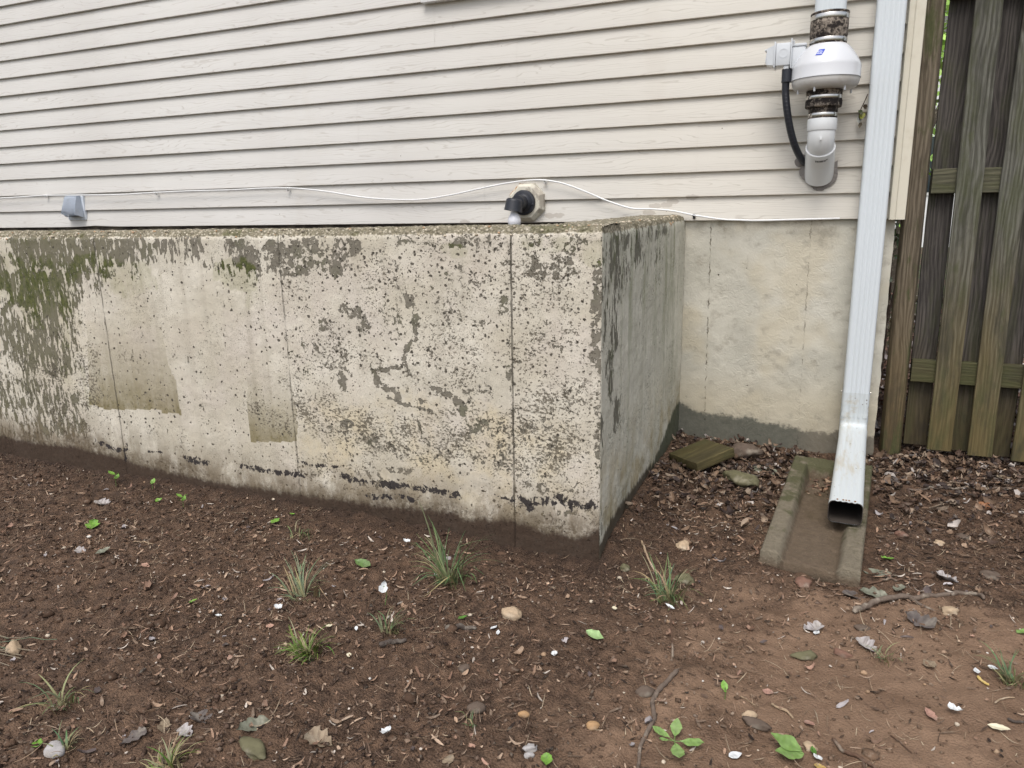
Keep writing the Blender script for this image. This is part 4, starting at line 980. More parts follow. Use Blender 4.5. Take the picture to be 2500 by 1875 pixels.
# ------------------------------------------------------------------ splash block
sb = thing('x', 'x', 'x'); bpy.data.objects.remove(sb)
nx, ny = 64, 150; u = np.linspace(-1, 1, nx); v = np.linspace(0, 1, ny)
U, Vv = np.meshgrid(u, v, indexing='ij')
BL, BR, FL, FR = map(np.array, [(-.066, -.375, -.893), (.212, -.365, -.905), (-.124, -1.195, -.932), (.148, -1.225, -.935)])
top = (BL[None, None] * ((1 - U) / 2)[..., None] + BR[None, None] * ((1 + U) / 2)[..., None]) * (1 - Vv)[..., None] + (FL[None, None] * ((1 - U) / 2)[..., None] + FR[None, None] * ((1 + U) / 2)[..., None]) * Vv[..., None]
def sst(x, a, b): t = np.clip((x - a) / (b - a), 0, 1); return t * t * (3 - 2 * t)
rimv = np.maximum(sst(np.abs(U), .47, .66), sst(.13 - Vv, 0, .05))
depth = .048 - .024 * Vv
H = top[..., 2] - depth * (1 - rimv) + .008 * (fbm(U * 9, Vv * 26, 3, 5, .6) - .5) - .006 * sst(U, .1, .6) * np.clip(Vv * 3, 0, 1)
er = np.minimum(np.minimum(1 - np.abs(U), Vv * 5), (1 - Vv) * 6); H -= .006 * np.clip(1 - er / .03, 0, 1) ** 2
PXY = top.copy(); PXY[..., 2] = H
Vt = PXY.reshape(-1, 3); F = grid_faces(nx, ny)
ring = [i * ny for i in range(nx)] + [(nx - 1) * ny + j for j in range(1, ny)] + [i * ny + ny - 1 for i in range(nx - 2, -1, -1)] + [j for j in range(ny - 2, 0, -1)]
low = Vt[ring].copy(); low[:, 2] = -1.03; low[:, 1] += .004
m = len(ring); b0 = len(Vt); Fs2 = [[ring[k], b0 + k, b0 + (k + 1) % m, ring[(k + 1) % m]] for k in range(m)]
me = mesh_np('splash_block', np.concatenate([Vt, low]), np.concatenate([F, np.array(Fs2)]))
fattr(me, 'rim', np.concatenate([rimv.ravel(), np.where(low[:, 1] < -1.15, -.9, .9)])); smooth(me, 50)
tag(link('splash_block', me, MAT['splash']), 'mossy grey concrete splash block lying under the downspout outlet', 'splash block')

# ------------------------------------------------------------------ offcut of timber
q = [Vector(p) for p in D['wood']]
ctr = (q[0] + q[1] + q[2] + q[3]) / 4
exv = ((q[3] - q[0]) + (q[2] - q[1])).normalized(); eyv = ((q[1] - q[0]) + (q[2] - q[3])); eyv = (eyv - exv * eyv.dot(exv)).normalized(); ez = exv.cross(eyv)
lx = (q[3] - q[0]).length * .97; ly = ((q[1] - q[0]).length + (q[2] - q[3]).length) / 2 * .96
mb = MB(); mb.box(-lx / 2, lx / 2, -ly / 2, ly / 2, -.038, 0, .004)
o = mb.build('timber_offcut', MAT['offcut'])
R3 = Matrix((exv, eyv, ez)).transposed().to_4x4(); R3.translation = ctr; o.matrix_world = R3
# turn the board grain along its length
for vtx in o.data.vertices: vtx.co = (vtx.co.z, vtx.co.x, vtx.co.y)
o.matrix_world = R3 @ Matrix(((0, 1, 0, 0), (0, 0, 1, 0), (1, 0, 0, 0), (0, 0, 0, 1)))
tag(o, 'square mossy brown timber offcut lying in the corner by the stairwell side wall', 'wood block')

# ------------------------------------------------------------------ radon fan
AX, AY = -.061, -.135
fan = thing('radon_fan', 'white radon vent fan with black mildewed couplings mounted on the siding', 'vent fan', (AX, AY, .15))
TA = Matrix.Identity(4)
def fp(o, loc=(0, 0, -.15)): o.location = loc; return o       # parts are modelled round the fan's own axis
def LZ(z): return z
mb = MB(); L = [[(a, (b - .045) * -1.0, z) for a, b in spout_loop(.108, .090, .0022, .022)] for z in (.70, 4.1)]
mb.loft(L, True, True); fp(mb.build('exhaust_pipe', MAT['alu'], fan, ang=50))
mb = MB(); mb.lathe([(.058, .748), (.066, .748), (.0675, .744), (.0665, .741), (.0655, .720), (.0665, .716), (.0665, .70), (.0655, .664), (.064, .660), (.063, .641), (.0655, .639), (.0655, .632), (.06, .632)], 56, TA)
cu = fp(mb.build('upper_coupling', MAT['rubber'], fan, ang=50))
def band(name, z0, z1, r, par):
    mb = MB(); mb.lathe([(r - .004, z0), (r, z0), (r + .0008, z0 + .002), (r + .0008, z1 - .002), (r, z1), (r - .004, z1)], 56, TA, False)
    mb.box(r + .0, r + .012, -.006, .006, z0 + .001, z1 - .001, .001, Matrix.Rotation(rad(70), 4, 'Z'))
    return mb.build(name, MAT['steel'], par, ang=30)
band('clamp', .7215, .7385, .0668, cu); band('clamp', .643, .6575, .0650, cu)
mb = MB(); mb.lathe([(.06, .638), (.066, .637), (.072, .633), (.084, .621), (.096, .605), (.107, .588), (.1155, .573), (.1195, .565), (.1215, .557), (.1215, .522), (.1225, .520), (.1225, .5165), (.1205, .5165)], 72, TA, False)
hb = fp(mb.build('fan_housing', MAT['fan'], fan, ang=35))
mb = MB(); mb.lathe([(.1195, .5158), (.1195, .507), (.116, .495), (.109, .486), (.099, .481), (.062, .478), (.05, .478)], 72, TA, False)
fp(mb.build('fan_base', MAT['fan_low'], fan, ang=40))
for a in (250, 315, 200, 20, 100):
    mb = MB(); mb.lathe([(.0035, .467), (.0038, .470), (.0038, .4825)], 10, Matrix.Translation((.098 * math.cos(rad(a)), .098 * math.sin(rad(a)), 0)))
    fp(mb.build('screw', MAT['abs'], fan))
mb = MB(); mb.lathe([(.055, .481), (.063, .481), (.0645, .478), (.0635, .462), (.064, .443), (.0655, .440), (.0655, .4195), (.062, .4165), (.0535, .4155), (.052, .412), (.0515, .3985), (.0515, .381), (.052, .374), (.047, .374)], 56, TA)
cl_ = fp(mb.build('lower_coupling', MAT['rubber'], fan, ang=45))
band('clamp', .446, .459, .0645, cl_); band('clamp', .383, .396, .0522, cl_)
# PVC elbow: upright socket, bend, socket that dives into the wall
mb = MB()
mb.lathe([(.047, .377), (.0525, .377), (.0535, .375), (.0535, .337), (.0520, .334), (.0495, .333)], 56, TA, False)
dd = Vector((0, math.sin(rad(48)), -math.cos(rad(48)))); path = [Vector((0, 0, .336)), Vector((0, 0, .325))]
for k in range(1, 7):
    a = rad(48) * k / 6; path.append(Vector((0, .05 * (1 - math.cos(a)), .325 - .05 * math.sin(a))))
path += [path[-1] + dd * .025]
mb.tube(path, .0492, 48, False)
s0 = path[-1] - dd * .010
T = Matrix.Translation(s0) @ dd.to_track_quat('Z', 'Y').to_matrix().to_4x4()
mb.lathe([(.0495, -.001), (.0530, .0), (.0545, .002), (.0545, .16)], 56, T, False)
el = fp(mb.build('elbow', MAT['pvc'], fan, ang=35))
ML = mat_simple('printed_label_ink', (.05, .05, .055), .6)
# printed bar of lettering and a faint paper label on the lower socket
def on_socket(s, a0, a1, w, r=.0547):
    P = []; m = 10
    for k in range(m + 1):
        a = rad(a0 + (a1 - a0) * k / m)
        for ss_ in (s, s + w): P.append(T @ Vector((r * math.cos(a), r * math.sin(a), ss_)))
    return P
def strip(name, P, mat, par):
    n = len(P) // 2; me = bpy.data.meshes.new(name); me.from_pydata([tuple(p) for p in P], [], [(2 * i, 2 * i + 1, 2 * i + 3, 2 * i + 2) for i in range(n - 1)]); smooth(me); return link(name, me, mat, par)
# the angle on the socket that faces the viewer most
best = min(range(0, 360, 2), key=lambda a: (T.to_3x3() @ Vector((math.cos(rad(a)), math.sin(rad(a)), 0))).dot(Vector((0, 1, .15))))
strip('paper_label', on_socket(.016, best - 42, best + 34, .050), mat_simple('paper_label', (.66, .665, .66), .5), el)
mb = MB(); x = best - 26
random.seed(3)
while x < best + 16:
    wd = random.choice((1.0, 1.8, 2.6)); P = on_socket(.020, x, x + wd, .0085, .0551)
    for i in range(0, len(P) - 2, 2): mb.poly([P[i], P[i + 1], P[i + 3], P[i + 2]])
    x += wd + random.choice((.5, .9, 1.6))
for x in (best - 32, best - 28): 
    P = on_socket(.018, x, x + 2.4, .006, .0551)
    mb.poly([P[0], P[1], P[-1], P[-2]])
mb.build('printed_code', ML, el, recalc=True)
mb = MB()
mb.box(-.003, .003, -.004, .004, -.006, .006, .001, Matrix.Translation((0, -.0495, .302)))
fp(mb.build('moulded_mark', MAT['pvc'], fan))
# caulk smeared on the siding round the pipe
def blob(name, cx, cz, rx, rz, yy, parent, seed, hole=None, a0=0, a1=360, th=.006):
    mb = MB(); N = 60; out_, inn = [], []
    for k in range(N + 1):
        a = rad(a0 + (a1 - a0) * k / N); j = 1 + .07 * math.sin(3 * a + seed) + .05 * math.sin(5 * a + seed * 2) + .012 * random.uniform(-1, 1)
        out_.append((cx + rx * j * math.cos(a), yy, cz + rz * j * math.sin(a)))
        inn.append((cx + rx * .5 * math.cos(a), yy - th * (.8 + .4 * random.random()), cz + rz * .5 * math.sin(a)))
    for k in range(N): mb.poly([out_[k], out_[k + 1], inn[k + 1], inn[k]])
    if not hole: mb.poly(inn)
    return mb.build(name, MAT['caulk'], parent, recalc=True)
bl = blob('caulk', .003, .197, .071, .079, .1315, fan, 5, True, 160, 385); fp(bl)
# junction box and wiring compartment
mb = MB(); mb.box(-.125, -.075, -.025, .03, .560, .640, .006, seg=3); mb.box(-.127, -.073, -.028, .033, .640, .650, .003); mb.box(-.078, -.05, -.015, .02, .57, .63, .004)
mb.box(-.120, -.117, -.03, .03, .645, .662, .001)
fp(mb.build('wiring_compartment', MAT['abs'], fan))
mb = MB(); mb.box(-.181, -.128, -.035, .035, .575, .655, .004); mb.box(-.1275, -.1235, -.04, .04, .563, .668, .0015); mb.box(-.187, -.1815, -.040, .040, .569, .661, .002)
mb.box(-.150, -.132, -.030, .012, .562, .5745, .001)
T2 = Matrix.Translation((-.153, -.0348, .618)) @ Matrix.Rotation(rad(90), 4, 'X'); mb.lathe([(.0165, 0), (.0165, .0012), (.0145, .0012), (.0145, .0004), (.0001, .0004)], 28, T2, False)
mb.box(-.1535, -.1525, -.0366, -.0345, .612, .624)
jb = fp(mb.build('junction_box', MAT['abs'], fan))
mb = MB(); mb.loft([[(-.1875, -.033, .578), (-.1875, .033, .578), (-.1875, .033, .650), (-.1875, -.033, .650)], [(-.214, -.026, .584), (-.214, .026, .584), (-.214, .026, .640), (-.214, -.026, .640)]], True, True)
mb.box(-.222, -.2145, -.02, .02, .634, .640, .001); mb.box(-.218, -.2145, -.02, .0, .590, .610, .001); mb.box(-.2165, -.2145, -.016, .004, .586, .624, .0008)
mb.build('box_cover', MAT['abs'], jb)
# black conduit
mb = MB(); P = spline([(-.137, -.012, .572), (-.139, -.012, .535), (-.139, -.008, .485), (-.130, -.002, .420), (-.115, .02, .350), (-.094, .055, .285), (-.068, .105, .236), (-.052, .140, .222)], 10)
mb.tube(P, .0138, 16); mb.lathe([(.0165, .515), (.0185, .517), (.0185, .563), (.015, .565)], 24, Matrix.Translation((-.138, -.012, 0)))
for k in range(14): 
    c = P[22 + k * 2]; 
    t = Vector(P[23 + k * 2]) - Vector(P[21 + k * 2]); mb.lathe([(.0138, -.0012), (.0145, 0), (.0138, .0012)], 14, Matrix.Translation(Vector(c)) @ t.to_track_quat('Z', 'Y').to_matrix().to_4x4(), False)
cd = fp(mb.build('conduit', MAT['conduit'], fan))
blob('caulk', -.066, .232, .03, .024, .1315, cd, 9)
# blue sticker on the dome: a patch that follows the shell
def dome_r(z): return float(np.interp(z, [.557, .565, .573, .588, .605, .621, .633], [.1215, .1195, .1155, .107, .096, .084, .072]))
def dome_pt(a, z, off): return (math.cos(rad(a)) * (dome_r(z) + off), math.sin(rad(a)) * (dome_r(z) + off), z + off * .6)
mb = MB(); A0 = 249.0
for i in range(8):
    for j in range(4):
        f = lambda ii, jj: dome_pt(A0 + ii * 1.55 + jj * 1.2, .5885 + jj * .0052, .0010)
        mb.poly([f(i, j), f(i + 1, j), f(i + 1, j + 1), f(i, j + 1)])
stk = fp(mb.build('sticker', mat_simple('blue_sticker', (.012, .055, .50), .4), fan, recalc=True))
mb = MB()
def sq(a, z, wa, hz): mb.poly([dome_pt(a, z, .0016), dome_pt(a + wa, z, .0016), dome_pt(a + wa, z + hz, .0016), dome_pt(a, z + hz, .0016)])
for k, h in enumerate((.004, .0055, .004, .0055, .0045)): sq(251.5 + k * 2.1, .5915, 1.2, h)
sq(251.5, .5985, 10.5, .0010)
for k in range(6): sq(252.5 + k * 1.5, .6000 + .0022 * math.sin(math.pi * (k + .5) / 6), 1.6, .0016)
mb.build('sticker_print', mat_simple('white_print', (.75, .78, .85), .5), stk, recalc=True)

# ------------------------------------------------------------------ lamp
lamp = thing('wall_lamp', 'black socket lamp with a bare frosted bulb on a flaking octagonal block', 'lamp', (-1.328, 0, .0935))
mb = MB()
def octo(r, y): return [(r * math.cos(rad(22.5 + 45 * k)), y, r * math.sin(rad(22.5 + 45 * k))) for k in range(8)]
mb.loft([octo(.0935, .012), octo(.0935, -.012), octo(.092, -.016), octo(.077, -.033), octo(.0755, -.034)], True, True)
mb.build('mounting_block', MAT['block'], lamp, sm=False)
RX = Matrix.Rotation(rad(90), 4, 'X')
mb = MB(); mb.lathe([(.0575, .033), (.0575, .044), (.056, .048), (.050, .050), (.046, .0505), (.040, .060), (.033, .066), (.033, .12)], 48, Matrix.Translation((-.004, 0, -.002)) @ RX, True)
for a in (40, 220): mb.lathe([(.005, .049), (.005, .0525), (.003, .0535)], 12, Matrix.Translation((-.004 + .049 * math.cos(rad(-10 + a - 40)), 0, -.002 + .049 * math.sin(rad(-10 + a - 40)))) @ RX)
mb.build('base', MAT['black'], lamp)
mb = MB(); mb.lathe([(.001, .012), (.030, .011), (.037, .006), (.039, .0), (.041, -.038), (.043, -.044), (.041, -.044), (.034, -.040), (.001, -.038)], 40, Matrix.Translation((-.012, -.128, .004)) @ Matrix.Rotation(rad(9), 4, 'Y') @ Matrix.Rotation(rad(-6), 4, 'X'))
mb.build('socket', MAT['black'], lamp)
mb = MB(); mb.lathe([(.0135, -.030), (.0145, -.044), (.0175, -.055), (.024, -.066), (.029, -.078), (.0305, -.088), (.029, -.099), (.024, -.110), (.014, -.117), (.0005, -.119)], 36, Matrix.Translation((-.015, -.128, .004)))
mb.build('bulb', MAT['bulb'], lamp)

# ------------------------------------------------------------------ dryer hood
hd = thing('vent_hood', 'small galvanised dryer vent hood on the siding low at the left', 'vent hood', (-4.35, 0, .05))
mb = MB(); x0, x1 = -4.44, -4.295
A_ = [(x0 + .015, -.004, .192), (x1 - .015, -.004, .192), (x1, -.012, .06), (x0, -.012, .06)]
Ff = [(x0 + .02, -.03, .186), (x1 - .02, -.03, .186), (x1 - .012, -.066, .076), (x0 + .014, -.066, .086)]
mb.poly([Ff[0], Ff[1], Ff[2], Ff[3]]); mb.poly([A_[0], A_[1], Ff[1], Ff[0]]); mb.poly([A_[1], A_[2], Ff[2]]); mb.poly([A_[1], Ff[2], Ff[1]]); mb.poly([A_[0], Ff[0], Ff[3]]); mb.poly([A_[0], Ff[3], A_[3]])
bmesh.ops.solidify(mb.bm, geom=mb.bm.faces[:], thickness=.0018)
hp2 = lambda o: setattr(o, 'location', (4.35, 0, -.05)) or o
hp2(mb.build('hood', MAT['galv'], hd, sm=False))
mb = MB(); mb.box(x0 - .004, x1 + .006, -.006, .008, .045, .196, .001); hp2(mb.build('flange', MAT['galv'], hd))
mb = MB(); mb.box(x0 + .025, x1 - .025, -.05, -.008, .066, .07); hp2(mb.build('hood_shade', MAT['void'], hd))  # dark sheet added for the shaded open underside of the hood

# ------------------------------------------------------------------ cable with its clips
cb = thing('cable', 'thin white cable sagging between clips along the bottom of the siding', 'cable', (-2, -.018, .05))
mb = MB(); P = [(x, min(y, -.012) - .003, z) for x, y, z in D['cable']]
mb.tube(spline(P, 6), .0039, 10)
cp = lambda o: setattr(o, 'location', (2, .018, -.05)) or o
cp(mb.build('wire', MAT['cable'], cb))
for i, (x, y, z) in enumerate(D['clips']):
    mb = MB(); mb.box(x - .006, x + .006, -.024, -.0, z - .004, z + .005, .002); mb.lathe([(.003, 0), (.003, .006), (.0015, .008)], 10, Matrix.Translation((x + .002, -.012, z - .010)) @ RX); mb.box(x - .004, x + .006, -.012, 0, z - .015, z - .004, .001)
    o = cp(mb.build('clip', MAT['black'] if i == 4 else MAT['cable'], cb))
    if i == 4: tag(o, 'black cable clip')

# ------------------------------------------------------------------ fence
fence = thing('wooden_fence', 'weathered green grey shadowbox fence of upright boards on three rails', 'fence', (.35, .11, -1))
def board(w, th, z0, z1, seed, bow=.004, seg=24, rag=.0):
    bm = bmesh.new(); random.seed(seed); ph = random.random() * 6
    rings = []
    for k in range(seg + 1):
        t = k / seg; z = z0 + (z1 - z0) * t; bx = bow * math.sin(t * 3.1 + ph); by = bow * math.sin(t * 2.3 + ph * 2)
        e = [random.uniform(-1, 1) * .0007 for _ in range(4)]; c = .002
        prof = [(-w / 2 + e[0], -th / 2 + c), (-w / 2 + c, -th / 2), (-w / 6, -th / 2 + e[2] * .5), (w / 6, -th / 2 + e[3] * .5), (w / 2 - c, -th / 2), (w / 2 + e[1], -th / 2 + c), (w / 2 + e[1], th / 2), (-w / 2 + e[0], th / 2)]
        rings.append([bm.verts.new((x + bx, y + by, z + (rag * random.uniform(-1, 1) if k in (0, seg) else 0))) for x, y in prof])
    for A, B in zip(rings, rings[1:]):
        for k in range(8): bm.faces.new((A[k], A[(k + 1) % 8], B[(k + 1) % 8], B[k]))
    bm.faces.new(rings[0][::-1]); bm.faces.new(rings[-1])
    me = bpy.data.meshes.new('picket'); bmesh.ops.recalc_face_normals(bm, faces=bm.faces); bm.to_mesh(me); bm.free(); smooth(me, 30)
    return me
FY0 = .11
fb = [(.4815, .089, -.953), (.634, .086, -.961), (.784, .088, -.968)]
xs = .934
while xs < 4.0: fb.append((xs, .088, -.97 + .01 * math.sin(xs * 9))); xs += .150
for i, (cx, wd, zb) in enumerate(fb):
    o = link('picket', board(wd, .018, 0, 1.90, 100 + i), MAT['board_front'], fence); o.location = (cx - .35, -.031, zb + 1); o.rotation_euler = (0, rad(random.uniform(-.35, .35)), rad(random.uniform(-1, 1)))
xs = .402; i = 0
while xs < 4.0:
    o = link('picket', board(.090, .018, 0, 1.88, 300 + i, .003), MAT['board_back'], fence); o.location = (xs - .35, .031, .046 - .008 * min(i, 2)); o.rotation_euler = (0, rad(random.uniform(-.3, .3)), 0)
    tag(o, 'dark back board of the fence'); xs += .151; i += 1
for zc, hh in ((-.636, .092), (.128, .094), (.838, .09)):
    me = board(hh, .040, 0, 3.7, 500 + int(zc * 10), .001, 40); o = link('rail', me, MAT['rail'], fence)
    o.rotation_euler = (0, rad(90.25), 0); o.location = (.004, 0, zc + 1 + .012)
mb = MB()
post_rings = []
random.seed(21)
for k in range(60):
    z = -1.15 + k * .04; L = []
    for j in range(14):
        a = 2 * math.pi * j / 14; ca, sa = math.cos(a), math.sin(a); m_ = max(abs(ca), abs(sa)); kq = .042 / (m_ ** .72)
        kq *= 1 + .05 * mnoise.noise(Vector((ca * 1.5, sa * 1.5, z * 2.2))) + .03 * mnoise.noise(Vector((ca * 4, sa * 4, z * 7)))
        L.append((kq * ca, kq * sa, z + 1))
    post_rings.append(L)
mb.loft(post_rings, True, True)
post = mb.build('fence_post', MAT['post'], ang=50); post.location = (.3055, .122, -1.0); post.rotation_euler = (0, rad(-.25), 0)
tag(post, 'round cornered mossy wooden post between the house corner and the fence boards', 'fence post')

# dried vine behind the downspout
vine = thing('vine_sprig', 'withered ivy sprig with one yellow green leaf poking out beside the downspout', 'vine', (.08, -.02, .40))
mb = MB(); mb.tube(spline([(.012, .0, .07), (.004, -.004, .045), (-.006, -.004, .02), (-.012, -.006, -.01), (-.004, -.008, -.03)], 5), .0018, 6, jit=.5); mb.build('stem', mat_simple('brown_stem', (.06, .035, .02), .8), vine)

# ------------------------------------------------------------------ small things on the soil
def leaf_mesh(kind, L, cols, curl=.25, seed=0, ns=12):
    """a leaf lying along +Y with its base at the origin; lobed, oval, narrow"""
    rs = random.Random(seed); V, F, C = [], [], []
    rows = []
    for k in range(ns + 1):
        t = k / ns
        if kind == 'oval': w = .32 * math.sin(math.pi * t ** .85) ** .9
        elif kind == 'leaflet': w = .25 * math.sin(math.pi * t ** 1.15) ** .8
        elif kind == 'narrow': w = .15 * math.sin(math.pi * t) ** .8
        else: w = .40 * math.sin(math.pi * t ** .7) ** .6 * (.62 + .42 * abs(math.sin(t * 9.2 + .4)))
        w *= (1 + .12 * rs.uniform(-1, 1)); w = max(w, .012)
        row = []
        for s in (-1, -.5, 0, .5, 1):
            x = s * w * L; y = t * L - (.10 * L * abs(s) if kind == 'lobed' else 0)
            z = L * (curl * ((t - .45) ** 2 - .1) + .5 * curl * abs(s) * w * 1.6 + .035 * mnoise.noise(Vector((s * 1.7 + seed, t * 4, seed * .37))) * (1 + 2 * curl))
            row.append(len(V)); V.append((x, y, z))
            j = .85 + .3 * rs.random(); vein = .82 if s == 0 else 1.0
            c = cols[0] if rs.random() > .22 else cols[1]; C.append(tuple(q * j * vein for q in c))
        rows.append(row)
    for a, b in zip(rows, rows[1:]):
        for k in range(4): F.append((a[k], a[k + 1], b[k + 1], b[k]))
    return V, F, C
def place(V, loc, yaw, pitch=0, roll=0):
    Mx = Matrix.Translation(loc) @ Matrix.Rotation(yaw, 4, 'Z') @ Matrix.Rotation(pitch, 4, 'X') @ Matrix.Rotation(roll, 4, 'Y')
    return [tuple(Mx @ Vector(v)) for v in V]
def mk(name, V, F, C, mat, loc=None, rot=None, parent=None, th=.0):
    me = bpy.data.meshes.new(name); me.from_pydata([tuple(v) for v in V], [], F)
    cattr(me, np.array(C)); smooth(me, 180)
    o = link(name, me, mat, parent)
    if th:
        pass
    if loc is not None: o.location = loc
    if rot is not None: o.rotation_euler = rot
    return o
def sit(x, y, h=0.0): return (x, y, gz1(x, y) + h)

# grass
for i, ((x, y), h, n, sp, dry, lab) in enumerate(D['tufts']):
    rs = random.Random(40 + i); V, F, C = [], [], []
    n2 = int(n * 1.7); bias = rs.uniform(0, 6.28)
    for k in range(n2):
        a = rs.uniform(0, 2 * math.pi) if rs.random() < .6 else rs.gauss(bias, .7); Lb = h * (.12 + 1.15 * rs.random() ** 1.3); lean = rs.uniform(.45, 1.45) if rs.random() < .7 else rs.uniform(1.1, 1.6)
        if i == 6: lean = rs.uniform(1.25, 1.5); Lb *= 2.6
        wd = rs.uniform(.0009, .0024) * (1.3 if h > .12 else 1); r0 = sp * .38 * rs.random(); kink = rs.uniform(.3, .8) if rs.random() < .3 else 9
        if i == 0 and k == 0: Lb, lean, a, wd = .26, .55, rad(150), .0036
        if i == 0 and k == 1: Lb, lean, a, wd = .22, .42, rad(165), .0034
        bx, by = r0 * math.cos(a + 1), r0 * math.sin(a + 1); ca, sa = math.cos(a), math.sin(a)
        isd = rs.random() < dry and not (i == 0 and k < 2)
        gcol = (.22 + .1 * rs.random(), .19 + .08 * rs.random(), .125) if isd else ((.075 + .05 * rs.random(), .125 + .06 * rs.random(), .045 + .03 * rs.random()) if i not in (2, 5) else (.085 + .05 * rs.random(), .15 + .06 * rs.random(), .03))
        if i == 1 and not isd: gcol = (.12 + .05 * rs.random(), .16 + .05 * rs.random(), .10)
        seg = 6; px, pz, th = 0.0, 0.0, lean * .25
        b0 = len(V)
        for s in range(seg + 1):
            t = s / seg; ww = wd * (1 - t ** 1.7) + .0002
            cx, cy = bx + px * ca, by + px * sa
            V.append((cx - sa * ww, cy + ca * ww, pz)); V.append((cx + sa * ww, cy - ca * ww, pz + .25 * ww))
            cc = tuple(q * (.75 + .4 * t) for q in gcol) if not isd else gcol
            if t < .2: cc = tuple(.5 * a_ + .5 * b_ for a_, b_ in zip(cc, (.28, .24, .13)))
            C += [cc, cc]
            st_ = Lb / seg; th2 = th + (lean - th * .2) * t * 1.25 + (.9 if t > kink else 0); ax_ = .25 * math.sin(k * 1.7) * t; ca, sa = math.cos(a + ax_), math.sin(a + ax_); px += st_ * math.sin(min(th2, 1.9)); pz = max(pz + st_ * math.cos(min(th2, 1.9)), .002)
        for s in range(seg): F.append((b0 + 2 * s, b0 + 2 * s + 1, b0 + 2 * s + 3, b0 + 2 * s + 2))
    o = mk('grass_tuft', V, F, C, MAT['grass'], sit(x, y, -.002)); tag(o, lab, 'grass tuft', 'grass tufts in the bare soil')
# long flattened straw at the left edge
(x0, y0), (x1, y1) = D['flat_straw']; V, F, C = [], [], []; rs = random.Random(9)
for k in range(30):
    a = rad(rs.uniform(-14, 16)); L = rs.uniform(.06, .2); bx = x0 - .12 + rs.uniform(-.1, .05); by = y0 + rs.uniform(-.05, .05); w = rs.uniform(.0007, .0014); b0 = len(V)
    gcol = (.10, .125, .075) if rs.random() < .45 else (.19, .155, .105)
    for s in range(8):
        t = s / 7; px = bx + L * t * math.cos(a + .25 * t); pyy = by + L * t * math.sin(a + .25 * t) ; pzz = gz1(px, pyy) + .006 + .022 * math.sin(math.pi * t) * rs.uniform(.6, 1)
        V += [(px, pyy - w, pzz), (px, pyy + w, pzz + .0005)]; C += [gcol, gcol]
    for s in range(7): F.append((b0 + 2 * s, b0 + 2 * s + 1, b0 + 2 * s + 3, b0 + 2 * s + 2))
o = mk('grass_tuft', V, F, C, MAT['grass']); tag(o, 'long flattened straw like grass lying in from the left edge', 'grass tuft', 'grass tufts in the bare soil')

# sprouts and green leaves
for i, ((x, y), kind, s, lab) in enumerate(D['greens']):
    rs = random.Random(70 + i); lime = [(.17, .33, .05), (.13, .27, .04)]; mid = [(.19, .30, .09), (.15, .25, .06)]; deep = [(.085, .20, .03), (.07, .16, .03)]
    col = lime if i in (0, 1, 2, 3, 4, 5, 6, 8, 9, 11, 15, 17) else (mid if i in (10, 12, 13, 16) else deep)
    if i == 10: col = [(.30, .44, .19), (.27, .40, .17)]
    if i == 7: col = [(.12, .20, .06), (.10, .16, .05)]
    loc = sit(x, y, .006)
    if kind in ('oval', 'lobed'):
        V, F, C = leaf_mesh(kind, s * 1.05, col, .55, i + 3); V = [(a, b - s * .5, c) for a, b, c in V]
        o = mk('green_leaf', V, F, C, MAT['leaf'], loc, (rad(rs.uniform(-14, 14)), rad(rs.uniform(-14, 14)), rs.uniform(0, 6.28))); tag(o, lab, 'leaf', 'fresh green leaves on the soil')
    else:
        V, F, C = [], [], []
        def addl(L, yaw, pitch, at, k='oval'):
            v, f, c = leaf_mesh(k, L, col, .2, rs.randint(0, 999)); b = len(V); V.extend(place(v, at, yaw, pitch)); F.extend([tuple(q + b for q in ff) for ff in f]); C.extend(c)
        if kind == 'rosette':
            for yw, L in ((5, .046), (72, .040), (-88, .048), (-160, .052), (110, .020)): addl(L, rad(yw), rad(10), (-.011 * math.sin(rad(yw)), .011 * math.cos(rad(yw)), .014), 'leaflet')
        elif kind == 'pair':
            addl(.062, rad(80), rad(12), (.0, .0, .012)); addl(.060, rad(118), rad(10), (.004, -.006, .010))
        elif kind == 'sprout':
            for hh, yw in ((.6, 20), (.62, 200), (1.0, 100), (1.0, 285)): addl(s * .62, rad(yw), rad(25), (0, 0, s * hh))
        else: addl(s * .8, rad(20), rad(35), (0, 0, s * .7)); addl(s * .35, rad(190), rad(20), (0, 0, s * .7))
        nm = 'seedling'; root = thing(nm, lab, 'seedling', (loc[0], loc[1], loc[2] - .006), 'green seedlings sprouting from the soil')
        lf = mk('leaves', V, F, C, MAT['leaf'], (0, 0, 0), None, root)
        hgt = .012 if kind in ('rosette', 'pair') else s
        mb = MB(); mb.tube([(0, 0, -.004), (.001, 0, hgt * .5), (0, 0, hgt)], .0011, 6); [mb.tube([(0, 0, .012), (-.012 * math.sin(rad(q_)), .012 * math.cos(rad(q_)), .0145)], .0010, 5) for q_ in ((5, 72, -88, -160, 110) if kind == 'rosette' else ())]; mb.build('stem', mat_simple('green_stem', (.13, .20, .06), .5) if i == 0 else bpy.data.materials['green_stem'], root)

